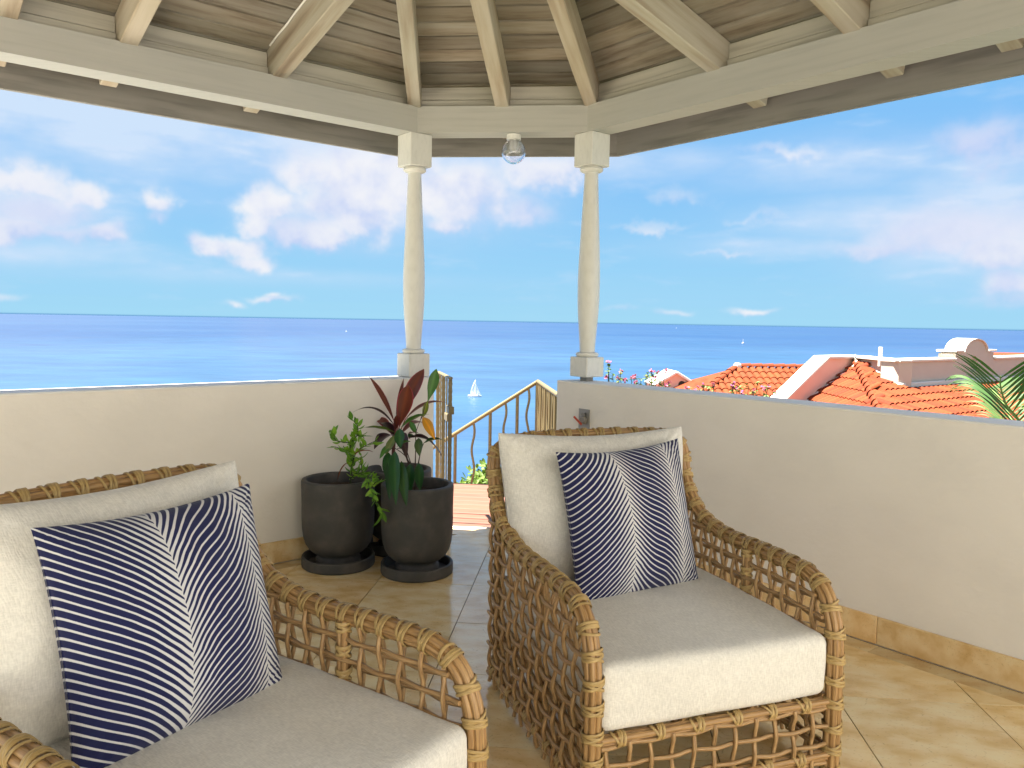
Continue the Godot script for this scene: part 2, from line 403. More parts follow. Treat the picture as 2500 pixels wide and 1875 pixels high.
func sky_color(az: float, el: float) -> Color:
	# az: heading off -z in degrees (clockwise), el: degrees
	var horizon := Color(0.37, 0.70, 0.915)
	var low := Color(0.30, 0.64, 0.93)
	var mid := Color(0.205, 0.525, 0.93)
	var high := Color(0.13, 0.36, 0.82)
	var col: Color
	if el < 4.0: col = horizon.lerp(low, el / 4.0)
	elif el < 11.0: col = low.lerp(mid, (el - 4.0) / 7.0)
	else: col = mid.lerp(high, smoothstep(11.0, 90.0, el))
	var a := deg_to_rad(az)
	var e := deg_to_rad(el)
	var d := Vector3(sin(a) * cos(e), sin(e), -cos(a) * cos(e))
	var n1 := na.get_noise_3dv(d)
	var n2 := na.get_noise_3dv(d + Vector3(3.1, 1.7, 5.3))
	var st := nb.get_noise_3dv(Vector3(d.x, d.y * 4.5, d.z))
	var c := az + 5.4
	var front := 1.0 - smoothstep(38.0, 56.0, absf(c))
	front *= 1.0 - smoothstep(15.0, 26.0, el)
	# thin streaky veil
	var veil := 0.16 + 0.30 * smoothstep(-0.1, 0.6, st)
	if front > 0.0:
		var vs := 0.0
		for b in veils:
			var k := pow((c - b[0]) / b[2], 2.0) + pow((el - b[1]) / b[3], 2.0)
			if k < 6.0: vs = maxf(vs, b[4] * exp(-k))
		veil = lerpf(veil, clampf(0.06 + vs * (1.25 + 0.7 * st + 0.4 * n1) + 0.18 * smoothstep(0.1, 0.6, st), 0.0, 0.92), front)
	veil *= smoothstep(-0.5, 2.5, el) * (1.0 - 0.6 * smoothstep(40.0, 80.0, el))
	col = col.lerp(Color(0.66, 0.79, 0.97), veil)
	var dens := 0.0
	var vio := 0.0
	var lit := 0.0
	var wsum := 0.0
	if front > 0.0:
		var sz := 0.35 + 0.065 * minf(el, 10.0)
		var cc := c + 2.6 * sz * n1
		var ee := el * 1.05 + 1.7 * sz * n2
		for b in banks:
			var dx: float = (cc - b[0]) / b[2]
			var dy: float = (ee - b[1]) / b[3]
			if dy < 0.0: dy *= 1.25
			var k := dx * dx + dy * dy
			if k < 5.0:
				var w: float = b[4] * exp(-0.75 * k)
				dens = maxf(dens, w) + 0.18 * w
				vio += w * b[5]
				lit += w * clampf(0.62 + 0.42 * dy, 0.0, 1.0)
				wsum += w
	if front < 1.0:
		var w := nc.get_noise_3dv(Vector3(d.x, d.y * 1.6, d.z))
		var g := (1.0 - front) * smoothstep(-0.5, 0.3, w + 0.3 * n1) * 0.9 * smoothstep(0.0, 6.0, el)
		dens = maxf(dens, g)
		vio += g * 0.3; lit += g * (0.6 + 0.5 * n2); wsum += g
	var cover := smoothstep(0.08, 0.92, dens + 0.34 * n2 * minf(1.0, dens * 2.0))
	if cover > 0.0 and wsum > 0.0:
		vio = vio / wsum
		lit = clampf(lit / wsum + 0.9 * (n2 - 0.5 * n1), 0.0, 1.0)
		var cloud := Color(0.60, 0.68, 0.92).lerp(Color(0.86, 0.86, 0.94), lit).lerp(Color(0.95, 0.94, 0.95), lit * (1.0 - vio))
		cloud = cloud.lerp(Color(0.56, 0.66, 0.93), 0.75 * vio)
		col = col.lerp(cloud, cover * 0.92)
	return col

func fill_sky(im: Image, x0: int, x1: int, y0: int, y1: int, w: int, h: int, ox: int, oy: int) -> void:
	for y in range(y0, y1):
		var el := 90.0 - (y + 0.5) * 180.0 / h
		for x in range(x0, x1):
			var az := (x + 0.5) * 360.0 / w - 180.0
			im.set_pixel(x - ox, y - oy, sky_color(az, el).linear_to_srgb())

func make_sky() -> ImageTexture:
	na = noise(12.0, 7, 7); na.fractal_gain = 0.58
	nb = noise(7.0, 5, 8); nb.fractal_gain = 0.6
	nc = noise(1.1, 3, 9)
	var w := 512
	var h := 256
	var small := Image.create(w, h, false, Image.FORMAT_RGB8)
	small.fill(Color(0.10, 0.30, 0.62).linear_to_srgb())
	fill_sky(small, 0, w, 0, h / 2 + 1, w, h, 0, 0)
	small.resize(SKY_W, SKY_H, Image.INTERPOLATE_CUBIC)
	# the part with fine cloud detail
	var x0 := int((180.0 - 50.0) / 360.0 * SKY_W)
	var x1 := int((180.0 + 40.0) / 360.0 * SKY_W)
	var y0 := int((90.0 - 20.0) / 180.0 * SKY_H)
	var y1 := SKY_H / 2
	var win := Image.create(x1 - x0, y1 - y0, false, Image.FORMAT_RGB8)
	fill_sky(win, x0, x1, y0, y1, SKY_W, SKY_H, x0, y0)
	small.blit_rect(win, Rect2i(0, 0, x1 - x0, y1 - y0), Vector2i(x0, y0))
	# a panorama's left edge looks along -z
	var turned := Image.create(SKY_W, SKY_H, false, Image.FORMAT_RGB8)
	turned.blit_rect(small, Rect2i(SKY_W / 2, 0, SKY_W / 2, SKY_H), Vector2i.ZERO)
	turned.blit_rect(small, Rect2i(0, 0, SKY_W / 2, SKY_H), Vector2i(SKY_W / 2, 0))
	return ImageTexture.create_from_image(turned)

# ---------------------------------------------------------------- gazebo frame
const R2 := 0.70710678
const COL_L := Vector2(-1.12, -5.03)
const COL_R := Vector2(0.0, -5.03)
const CEN := Vector2(-0.56, -1.785)
const AP := 2.69            # long sides' distance from the centre, to the frame line
const LONG := 3.80
const SHORT := 1.12
const P_LONG := 0.25
const P_SHORT := 0.208
const Y_PLANK := 2.875
const BEAM0 := 2.565
const BEAM1 := 2.725
# each side: corner it starts from, direction along it, inward normal, length, pitch, tan of the hip's angle, index
var sides := []

func frame() -> void:
	var c := [COL_R, COL_L]
	var ring := PackedVector2Array()
	# corners of the frame line: square turned 45 degrees with its corners cut
	var nl := Vector2(R2, R2)
	var dl := Vector2(-R2, R2)
	var p := COL_L
	for k in 4:
		var q := p + dl * LONG
		sides.append({"a": p, "d": dl, "n": nl, "l": LONG, "p": P_LONG, "t": tan(deg_to_rad(35.0)), "long": true})
		var ds := (dl + dl.rotated(-PI / 2)).normalized()
		sides.append({"a": q, "d": ds, "n": ds.rotated(-PI / 2), "l": SHORT, "p": P_SHORT, "t": tan(deg_to_rad(10.0)), "long": false})
		p = q + ds * SHORT
		dl = dl.rotated(-PI / 2)
		nl = nl.rotated(-PI / 2)

func off_ring(o: float) -> PackedVector2Array:
	# corner points of the frame polygon offset inward by o
	var out := PackedVector2Array()
	for i in 8:
		var s = sides[i]
		var b = sides[(i + 7) % 8]
		var hit = Geometry2D.line_intersects_line(s.a + s.n * o, s.d, b.a + b.n * o, b.d)
		out.append(hit)
	return out

func v3(p: Vector2, y: float) -> Vector3:
	return Vector3(p.x, y, p.y)

func tone(lo: float, hi: float) -> Color:
	var t := rng.randf_range(lo, hi)
	var w := rng.randf_range(-0.03, 0.03)
	return Color(t * (1.0 + w), t, t * (1.0 - w))

func gazebo() -> void:
	var g := thing("gazebo_roof", "whitewashed timber pavilion roof with exposed rafters, cream beams and grey fascia", "roof")
	var rin := off_ring(0.0775)
	var rout := off_ring(-0.0775)
	for i in 8:
		var j := (i + 1) % 8
		var mb := MB.new()
		mb.prism(PackedVector2Array([rin[i], rin[j], rout[j], rout[i]]), BEAM0, BEAM1, null, null, Vector2(i * 1.7, 0))
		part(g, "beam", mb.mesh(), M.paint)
	# planks, course by course
	var ring0 := off_ring(-0.43)
	for i in 8:
		var s = sides[i]
		var k := 0
		var s0 := -0.53
		var pitch: float = s.p
		var step := 0.1335
		while s0 < (AP if s.long else 3.15):
			var s1 := minf(s0 + step - 0.016, (AP if s.long else 3.17))
			var t := PackedVector2Array()
			for e in [[s0, 0], [s0, 1], [s1, 1], [s1, 0]]:
				var along: float = e[0] * s.t if e[1] == 0 else s.l - e[0] * s.t
				t.append(Vector2(along, e[0]))
			if t[1].x - t[0].x < 0.03: break
			var pl := PackedVector2Array()
			for q in t:
				pl.append(s.a + s.d * q.x + s.n * q.y)
			var mb := MB.new()
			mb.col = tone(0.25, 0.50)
			var uo := Vector2(rng.randf() * 9.0, rng.randf() * 9.0)
			var yb := func(q): return Y_PLANK + pitch * (q - s.a).dot(s.n)
			var yt := func(q): return Y_PLANK + 0.014 + pitch * (q - s.a).dot(s.n)
			mb.prism(pl, 0, 0, yt, yb)
			for v in mb.v.size():
				var q := Vector2(mb.v[v].x, mb.v[v].z) - Vector2(s.a)
				mb.uv[v] = Vector2(q.dot(s.d), q.dot(s.n)) + uo
			part(g, "ceiling_plank", mb.mesh(), M.plank)
			s0 += step
			k += 1
	# sheet and covering above the planks
	for i in 8:
		var s = sides[i]
		var top: float = AP if s.long else 3.18
		var pl := PackedVector2Array()
		for e in [[-0.56, 0], [-0.56, 1], [top, 1], [top, 0]]:
			pl.append(s.a + s.d * (e[0] * s.t if e[1] == 0 else s.l - e[0] * s.t) + s.n * e[0])
		var pitch: float = s.p
		var mb := MB.new()
		if pl[2].distance_to(pl[3]) < 0.05: pl = PackedVector2Array([pl[0], pl[1], (pl[2] + pl[3]) * 0.5])
		mb.prism(pl, 0, 0, func(q): return Y_PLANK + 0.09 + pitch * (q - s.a).dot(s.n), func(q): return Y_PLANK + 0.021 + pitch * (q - s.a).dot(s.n))
		part(g, "roof_covering", mb.mesh(), M.dark)
	# rafters
	var rdep := 0.168
	for i in 8:
		var s = sides[i]
		var spots: Array = [0.56] if not s.long else [0.925, 1.695, 2.20, 2.89]
		if i == 6: spots = [0.91, 1.60, 2.105, 2.85]
		for sp in spots:
			var reach: float = minf(sp, s.l - sp) / s.t if s.long else 3.0
			_rafter(g, s.a + s.d * sp, s.n, s.p, minf(reach, AP) - 0.05, 0.085, rdep)
		# hip at this side's start
		var b = sides[(i + 7) % 8]
		var hd: Vector2 = (CEN - s.a).normalized()
		_rafter(g, s.a, hd, P_SHORT * cos(deg_to_rad(10.0)), 3.15, 0.08, rdep)
	# lamp cable clipped along a rafter on the left
	var cab := PackedVector3Array()
	for q in 12:
		var sn := 0.06 + q * 0.11
		var cp: Vector2 = sides[0].a + sides[0].d * (0.925 + 0.049) + sides[0].n * sn
		cab.append(v3(cp, Y_PLANK - 0.008 + P_LONG * sn + 0.003 * sin(q * 2.3)))
	var cm := MB.new()
	cm.tube(cab, [0.006], 6)
	part(g, "cable", cm.mesh(), M.porcelain)
	# frieze boards closing the bays above the beam
	for i in 8:
		var s = sides[i]
		var cuts: Array = [0.02]
		var spots: Array = [0.56] if not s.long else [0.925, 1.695, 2.20, 2.89]
		if i == 6: spots = [0.91, 1.60, 2.105, 2.85]
		for sp in spots:
			cuts.append(sp - 0.044); cuts.append(sp + 0.044)
		cuts.append(s.l - 0.02)
		for b in range(0, cuts.size(), 2):
			for r in 2:
				var y0: float = BEAM1 + 0.003 + r * 0.052
				var y1: float = y0 + (0.048 if r == 0 else 0.078)
				var len: float = cuts[b + 1] - cuts[b]
				var mid: Vector2 = s.a + s.d * (cuts[b] + len * 0.5) + s.n * (-0.012 * r + 0.012)
				var mb := MB.new()
				mb.box(Transform3D(Basis(v3(s.d, 0), Vector3.UP, v3(s.n, 0)), v3(mid, (y0 + y1) * 0.5)), Vector3(len, y1 - y0, 0.02), 0.003, Vector2(rng.randf() * 5, rng.randf() * 5))
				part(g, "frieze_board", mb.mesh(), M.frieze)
	# fascia boards at the eaves
	var fi := off_ring(-0.40)
	var fo := off_ring(-0.43)
	for i in 8:
		var j := (i + 1) % 8
		var mb := MB.new()
		mb.prism(PackedVector2Array([fi[i], fi[j], fo[j], fo[i]]), 2.517, 2.765, null, null, Vector2(i * 2.3, 0.3))
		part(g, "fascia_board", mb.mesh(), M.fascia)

func _rafter(g: Node, at: Vector2, dir: Vector2, pitch: float, reach: float, w: float, dep: float) -> void:
	var s0 := -0.398
	var side := Vector2(-dir.y, dir.x)
	var mb := MB.new()
	mb.col = tone(0.60, 0.72)
	var l := (reach - s0) * sqrt(1.0 + pitch * pitch)
	var x := Vector3(dir.x, pitch, dir.y).normalized()
	var z := v3(side, 0)
	var y := z.cross(x)
	if y.y < 0: y = -y; z = -z
	var mid := v3(at + dir * ((s0 + reach) * 0.5), Y_PLANK - 0.002 + pitch * (s0 + reach) * 0.5) - y * dep * 0.5
	mb.box(Transform3D(Basis(x, y, z), mid), Vector3(l, dep, w), 0.004, Vector2(rng.randf() * 7, rng.randf() * 7))
	part(g, "rafter", mb.mesh(), M.rafter)

func columns() -> void:
	var data := [[COL_L, "cream turned timber column on the left parapet, beside the potted plants", 1.035], [COL_R, "cream turned timber column on the right parapet, on a dark steel foot", 1.06]]
	for i in range(2, 8, 2):
		pass
	for d in data:
		var c := thing("column", d[1], "column", v3(d[0], 0), PI / 4, "turned columns")
		var b0: float = d[2]
		var mb := MB.new()
		mb.box(Transform3D(Basis(), Vector3(0, (b0 + 1.185) * 0.5, 0)), Vector3(0.155, 1.185 - b0, 0.155), 0.006)
		part(c, "base_block", mb.mesh(), M.column_paint)
		mb = MB.new()
		mb.box(Transform3D(Basis(), Vector3(0, (2.365 + BEAM0) * 0.5 + 0.0005, 0)), Vector3(0.157, BEAM0 - 2.365 - 0.001, 0.157), 0.004)
		part(c, "top_block", mb.mesh(), M.column_paint)
		mb = MB.new()
		var pr := PackedVector2Array()
		for q in [[0.0485, 1.212], [0.0485, 1.24], [0.052, 1.30], [0.0585, 1.38], [0.0645, 1.46], [0.068, 1.54], [0.0692, 1.62], [0.0685, 1.70], [0.066, 1.78], [0.062, 1.87], [0.0575, 1.97], [0.0525, 2.08], [0.0475, 2.19], [0.0435, 2.28], [0.042, 2.335]]:
			pr.append(Vector2(q[0], q[1]))
		mb.lathe(pr, 40)
		part(c, "shaft", mb.mesh(), M.column_paint)
		mb = MB.new()
		pr = PackedVector2Array()
		for k in 9:
			var th := -PI / 2 + PI * k / 8
			pr.append(Vector2(0.058 + 0.0145 * cos(th), 1.1995 + 0.0145 * sin(th)))
		mb.lathe(pr, 40)
		mb.lathe_sharp(PackedVector2Array([Vector2(0.058, 1.214), Vector2(0.048, 1.214)]), 40)
		part(c, "base_ring", mb.mesh(), M.column_paint)
		mb = MB.new()
		mb.lathe(PackedVector2Array([Vector2(0.042, 2.33), Vector2(0.055, 2.332), Vector2(0.068, 2.338), Vector2(0.073, 2.346), Vector2(0.073, 2.353), Vector2(0.068, 2.358), Vector2(0.064, 2.365)]), 40)
		part(c, "neck_ring", mb.mesh(), M.column_paint)
		if b0 > 1.05:
			mb = MB.new()
			mb.box(Transform3D(Basis(), Vector3(0, 1.045, 0)), Vector3(0.06, 0.029, 0.06), 0.002)
			part(c, "steel_foot", mb.mesh(), M.grey_metal)

# plan of a wall: inner start, direction, inward normal, length
func wall_slab(at: Vector2, d: Vector2, n: Vector2, l: float, th: float) -> PackedVector2Array:
	return PackedVector2Array([at, at + d * l, at + d * l - n * th, at - n * th])

func walls() -> void:
	var spec := [
		[Vector2(-0.985, -5.035), Vector2(-R2, R2), Vector2(R2, R2), 3.9, "low stucco parapet behind the pots and left armchair", 0.15],
		[Vector2(-0.185, -5.035), Vector2(R2, R2), Vector2(-R2, R2), 3.9, "low stucco parapet behind the right armchair, with a steel latch plate", 0.30],
	]
	for s in spec:
		var w := thing("parapet_wall", s[4], "wall")
		var mb := MB.new()
		mb.prism(wall_slab(s[0], s[1], s[2], s[3], 0.2), -0.3, 1.022)
		part(w, "wall_body", mb.mesh(), M.stucco)
		mb = MB.new()
		var ct: Vector2 = s[0] + s[1] * (s[3] * 0.5 + 0.001) - s[2] * 0.1
		mb.box(Transform3D(Basis(v3(s[1], 0), Vector3.UP, v3(s[2], 0) if v3(s[1], 0).cross(Vector3.UP).dot(v3(s[2], 0)) > 0 else v3(-s[2], 0)), v3(ct, 1.0265)), Vector3(s[3] + 0.006, 0.011, 0.206), 0.004)
		part(w, "wall_top", mb.mesh(), M.coping)
		# skirting tiles
		var t: float = 0.0
		var first: float = s[5]
		while t < s[3] - 0.05:
			var len := minf(first if t == 0.0 else 0.605, s[3] - t)
			mb = MB.new()
			mb.col = tone(0.84, 1.0)
			var c: Vector2 = s[0] + s[1] * (t + len * 0.5) + s[2] * 0.0065
			mb.box(Transform3D(Basis(v3(s[1], 0), Vector3.UP, v3(s[1], 0).cross(Vector3.UP)), v3(c, 0.0645)), Vector3(len - 0.002, 0.125, 0.013), 0.003, Vector2(rng.randf() * 9, rng.randf() * 9))
			part(w, "skirting_tile", mb.mesh(), M.skirting)
			t += len
	# the sunny white wall of the main house, across the terrace behind the camera
	var hw := MB.new()
	var hc: Vector2 = CEN + sides[4].n * -6.3
	hw.prism(PackedVector2Array([hc - sides[4].d * 6.5, hc + sides[4].d * 6.5, hc + sides[4].d * 6.5 - sides[4].n * 0.4, hc - sides[4].d * 6.5 - sides[4].n * 0.4]), -0.4, 7.5)
	struct("main_house_wall", hw.mesh(), M.main_wall)
	# pale paving round the pavilion
	var pv := MB.new()
	for q in [
		[Vector2(-1.9, -4.6), Vector2(-1.9, -6.2), Vector2(-7.5, -3.5), Vector2(-7.5, -1.0), Vector2(-4.6, -1.6)],
		[Vector2(-4.45, -1.6), Vector2(-7.5, -1.0), Vector2(-7.5, 5.0), Vector2(-0.6, 5.0), Vector2(-0.6, 2.0)],
		[Vector2(-0.6, 2.0), Vector2(-0.6, 7.0), Vector2(7.0, 7.0), Vector2(7.0, -1.0), Vector2(4.6, 0.5), Vector2(3.4, -1.5)]]:
		pv.prism(PackedVector2Array(q), -0.5, -0.2)
	struct("terrace", pv.mesh(), M.paving)

func floor_tiles() -> void:
	var mb := MB.new()
	var outer := off_ring(-0.02)
	mb.prism(outer, -0.35, -0.005)
	var fl := struct("floor", mb.mesh(), M.grout)
	# field of square tiles inside a border strip; the door side has no border
	var ring := off_ring(0.203)
	var p0 := Vector2(-0.818, -5.0365)
	var p7 := Vector2(-0.352, -5.0365)
	var order := PackedVector2Array([p0, p0 + Vector2(-R2, R2) * 3.72, ring[2], ring[3], ring[4], ring[5], p7 + Vector2(R2, R2) * 3.72, p7])
	for ix in range(-8, 9):
		for iz in range(-1, 14):
			var x0 := -0.575 + ix * 0.5155
			var z0 := -4.585 - 0.45 + iz * 0.5225 - 0.0
			z0 = -5.105 + iz * 0.5235
			var cell := PackedVector2Array([Vector2(x0 + 0.0022, z0 + 0.0022), Vector2(x0 + 0.5133, z0 + 0.0022), Vector2(x0 + 0.5133, z0 + 0.5213), Vector2(x0 + 0.0022, z0 + 0.5213)])
			for pg in Geometry2D.intersect_polygons(cell, order):
				var ar := 0.0
				for k in pg.size():
					ar += pg[k].cross(pg[(k + 1) % pg.size()])
				if absf(ar) < 0.004: continue
				var m := MB.new()
				m.col = tone(0.92, 1.0)
				m.prism(pg, -0.02, rng.randf_range(-0.0006, 0.0006), null, null, Vector2(rng.randf() * 9.0, rng.randf() * 9.0))
				part(fl, "floor_tile", m.mesh(), M.tile)
	# border strips
	for i in [0, 6]:
		var s = sides[i]
		var start: Vector2 = Vector2(-0.985, -5.035) if i == 0 else Vector2(-0.185, -5.035)
		var d: Vector2 = s.d if i == 0 else -s.d
		var n: Vector2 = s.n
		var t := 0.0
		var k := 0
		while t < 3.7:
			var e := minf(t + (0.19 if k == 0 and i == 6 else 0.61), 3.75)
			if i == 6 and k == 0: e = 0.30
			if i == 0 and k == 0: e = 0.15 + 0.61
			var m := MB.new()
			m.col = tone(0.66, 0.82)
			var pg := PackedVector2Array([start + d * (t + 0.0015) + n * 0.014, start + d * (e - 0.0015) + n * 0.014, start + d * (e - 0.0015) + n * 0.1165, start + d * (t + 0.0015 if k > 0 else t + 0.1165) + n * 0.1165])
			m.prism(pg, -0.02, 0.0, null, null, Vector2(rng.randf() * 9.0, rng.randf() * 9.0))
			part(fl, "border_tile", m.mesh(), M.tile)
			t = e
			k += 1
	# door strip between the wall ends, and the metal nosing at its edge
	var xs := [-1.08, -0.575, -0.06]
	for k in 2:
		var m := MB.new()
		m.col = tone(0.86, 1.0)
		m.prism(PackedVector2Array([Vector2(xs[k] + 0.0015, -5.225), Vector2(xs[k + 1] - 0.0015, -5.225), Vector2(xs[k + 1] - 0.0015, -5.0375), Vector2(xs[k] + 0.0015, -5.0375)]), -0.06, 0.0, null, null, Vector2(k * 3.3, 1.7))
		part(fl, "threshold_tile", m.mesh(), M.tile)
	var nb_ := MB.new()
	nb_.box(Transform3D(Basis(), Vector3(-0.57, -0.014, -5.236)), Vector3(1.0, 0.032, 0.02), 0.003)
	part(fl, "threshold_strip", nb_.mesh(), M.steel)

func globe_light() -> void:
	var g := thing("globe_light", "clear glass globe lamp hanging from the beam over the doorway", "lamp", Vector3(-0.49, 2.462, -5.03))
	var mb := MB.new()
	var pr := PackedVector2Array()
	for k in 21:
		var th := -PI / 2 + (PI * 0.86) * k / 20
		pr.append(Vector2(maxf(0.0004, 0.076 * cos(th)), 0.076 * sin(th)))
	for k in range(20, -1, -1):
		var th := -PI / 2 + (PI * 0.86) * k / 20
		pr.append(Vector2(maxf(0.0004, 0.0728 * cos(th)), 0.0728 * sin(th)))
	mb.lathe(pr, 40)
	part(g, "globe", mb.mesh(), M.glass)
	mb = MB.new()
	mb.lathe(PackedVector2Array([Vector2(0.001, 0.002), Vector2(0.02, 0.006), Vector2(0.03, 0.02), Vector2(0.031, 0.06), Vector2(0.031, 0.075)]), 24)
	part(g, "lamp_holder", mb.mesh(), M.porcelain)
	mb = MB.new()
	mb.lathe_sharp(PackedVector2Array([Vector2(0.0, 0.072), Vector2(0.045, 0.072), Vector2(0.045, 0.1025)]), 28)
	part(g, "ceiling_rose", mb.mesh(), M.porcelain)

# ---------------------------------------------------------------- outside the door
func rot_strip(p: PackedVector3Array, w: float, th: float) -> MB:
	var mb := MB.new()
	mb.tube(p, [w], 4, true, th)
	return mb

func deck_and_rails() -> void:
	var mb := MB.new()
	mb.prism(PackedVector2Array([Vector2(-1.75, -6.83), Vector2(0.6, -6.83), Vector2(0.6, -5.3), Vector2(-1.75, -5.3)]), -0.2, -0.075)
	var dk := struct("deck", mb.mesh(), M.dark)
	var z := -5.262
	while z > -6.8:
		var m := MB.new()
		m.col = tone(0.86, 1.0)
		m.box(Transform3D(Basis(), Vector3(-0.58, -0.058, z - 0.067)), Vector3(2.3, 0.03, 0.13), 0.003, Vector2(rng.randf() * 9, rng.randf() * 9))
		part(dk, "deck_board", m.mesh(), M.deck)
		z -= 0.134
	# stair handrail with a corner post and a level rail to the right wall
	var r := thing("stair_railing", "brass coloured railing sloping down past the deck, with straight and wavy balusters", "railing")
	var post := Vector3(-0.42, 0.883, -6.85)
	var low := Vector3(-1.60, 0.10, -6.86)
	var far := Vector3(-0.17, 0.885, -5.42)
	mb = MB.new()
	mb.tube(PackedVector3Array([post, low]), [0.0175], 10)
	part(r, "handrail", mb.mesh(), M.brass)
	mb = MB.new()
	mb.tube(PackedVector3Array([post + Vector3(0, 0, 0.001), far]), [0.0175], 10)
	part(r, "handrail", mb.mesh(), M.brass)
	mb = MB.new()
	mb.tube(PackedVector3Array([Vector3(post.x, -0.5, post.z), post + Vector3(0, 0.008, 0)]), [0.021], 10)
	part(r, "corner_post", mb.mesh(), M.brass)
	for b in [[-1.145, 0], [-0.985, 1], [-0.835, 0], [-0.705, 1], [-0.598, 0], [-0.505, 1], [-1.30, 1]]:
		var t: float = (b[0] - post.x) / (low.x - post.x)
		var top := post.lerp(low, t)
		_baluster(r, top, -0.75, b[1] == 1, Vector3.RIGHT)
	for k in 9:
		var top := post.lerp(far, (k + 0.7) / 9.6)
		_baluster(r, top, -0.06, k % 2 == 0, (far - post).normalized())
	# gate leaf folded back behind the left wall
	var gt := thing("gate", "folded brass gate with hammered flat bars beside the left wall end", "gate")
	var h0 := Vector3(-0.906, 0, -5.20)
	var h1 := Vector3(-1.10, 0, -5.78)
	var dir := (h1 - h0).normalized()
	mb = MB.new()
	mb.box(Transform3D(Basis(dir, Vector3.UP, dir.cross(Vector3.UP)), (h0 + h1) * 0.5 + Vector3(0, 1.017, 0)), Vector3(0.64, 0.012, 0.03), 0.003)
	part(gt, "top_rail", mb.mesh(), M.brass)
	for k in 5:
		var p := h0.lerp(h1, [0.0, 0.26, 0.52, 0.76, 1.0][k])
		if k % 2 == 0:
			var st := MB.new()
			var i := 0
			var yy := -0.02
			st.grid(24, 60, func(a, b): return _hammered(p, dir, a, b, 24, 60))
			st.smooth()
			part(gt, "flat_bar", st.mesh(), M.brass)
		else:
			var st := MB.new()
			st.tube(PackedVector3Array([p + Vector3(0, -0.02, 0), p + Vector3(0, 1.01, 0)]), [0.006], 8)
			part(gt, "round_bar", st.mesh(), M.brass)
	for y in [0.80, 0.74]:
		mb = MB.new()
		mb.box(Transform3D(Basis(dir, Vector3.UP, dir.cross(Vector3.UP)), h0 + dir * (0.03 if y > 0.77 else 0.12) + Vector3(0.005, y, 0)), Vector3(0.13, 0.05, 0.036), 0.003)
		part(gt, "latch_box", mb.mesh(), M.brass)

func _hammered(p: Vector3, dir: Vector3, a: int, b: int, na_: int, nb_: int) -> Vector3:
	var th := TAU * a / na_
	var y := -0.02 + 1.03 * b / nb_
	var wob := 1.0 + 0.10 * sin(y * 130.0)
	var side := dir.cross(Vector3.UP)
	var cx := signf(cos(th)) * pow(absf(cos(th)), 0.4) * 0.005
	var sx := signf(sin(th)) * pow(absf(sin(th)), 0.4) * 0.0135 * wob
	return p + dir * cx + side * sx + Vector3(0, y, 0)

func _baluster(r: Node, top: Vector3, bottom: float, wavy: bool, along: Vector3) -> void:
	var mb := MB.new()
	var p := PackedVector3Array()
	var y0 := bottom if bottom > -0.2 else top.y - 0.95
	var m := 40 if wavy else 2
	for i in m + 1:
		var t := float(i) / m
		var y := lerpf(y0, top.y, t)
		p.append(Vector3(top.x, y, top.z) + along * (0.012 * sin((top.y - y) * 19.0) if wavy else 0.0))
	mb.tube(p, [0.0105 if wavy else 0.0145], 8)
	part(r, "baluster", mb.mesh(), M.brass)

func latch_plate() -> void:
	var n := Vector3(-R2, 0, R2)
	var d := Vector3(R2, 0, R2)
	var bs := Basis(d, Vector3.UP, n)
	var at := Vector3(-0.006, 0.801, -4.856)
	var l := thing("latch_plate", "small steel wall plate with grey knob and red lever", "latch")
	l.transform = Transform3D(bs, at + n * 0.0035)
	var mb := MB.new()
	mb.box(Transform3D(), Vector3(0.094, 0.138, 0.006), 0.0015)
	part(l, "plate", mb.mesh(), M.steel)
	mb = MB.new()
	mb.lathe_sharp(PackedVector2Array([Vector2(0.0, 0.0), Vector2(0.026, 0.0), Vector2(0.026, 0.016), Vector2(0.019, 0.024), Vector2(0.0, 0.024)]), 24)
	part(l, "knob", mb.mesh(), M.grey_metal, Transform3D(Basis(Vector3.RIGHT, PI / 2), Vector3(0.008, 0.004, 0.003)))
	mb = MB.new()
	mb.box(Transform3D(Basis(Vector3.BACK, 0.25), Vector3(0.006, 0.036, 0.012)), Vector3(0.03, 0.018, 0.014), 0.002)
	part(l, "catch", mb.mesh(), M.grey_metal)
	mb = MB.new()
	mb.box(Transform3D(Basis(Vector3.BACK, -0.55), Vector3(-0.026, -0.003, 0.03)), Vector3(0.082, 0.014, 0.007), 0.002)
	part(l, "lever", mb.mesh(), M.red)

# ---------------------------------------------------------------- chairs
const CW := 0.415
var prof := [[0.464, 0.0], [0.464, 0.2], [0.462, 0.345], [0.459, 0.425], [0.444, 0.494], [0.405, 0.562], [0.336, 0.598], [0.227, 0.606], [0.099, 0.607], [-0.079, 0.604], [-0.197, 0.614], [-0.296, 0.641], [-0.365, 0.69], [-0.415, 0.75], [-0.442, 0.808], [-0.450, 0.86]]

func catmull(p: PackedVector3Array, per: int) -> PackedVector3Array:
	var o := PackedVector3Array()
	for i in p.size() - 1:
		var a := p[maxi(i - 1, 0)]
		var d := p[mini(i + 2, p.size() - 1)]
		for k in per:
			o.append(p[i].cubic_interpolate(p[i + 1], a, d, float(k) / per))
	o.append(p[p.size() - 1])
	return o

func rail_h(z: float) -> float:
	if z > 0.459: return 0.42
	for i in range(3, prof.size() - 1):
		if z <= prof[i][0] and z >= prof[i + 1][0]:
			return lerpf(prof[i][1], prof[i + 1][1], (prof[i][0] - z) / maxf(1e-4, prof[i][0] - prof[i + 1][0]))
	return 0.86

func resample(p: PackedVector3Array, step: float) -> PackedVector3Array:
	var o := PackedVector3Array([p[0]])
	var need := step
	for i in p.size() - 1:
		var l := p[i].distance_to(p[i + 1])
		var at := 0.0
		while l - at >= need:
			at += need
			o.append(p[i].lerp(p[i + 1], at / l))
			need = step
		need -= l - at
	return o

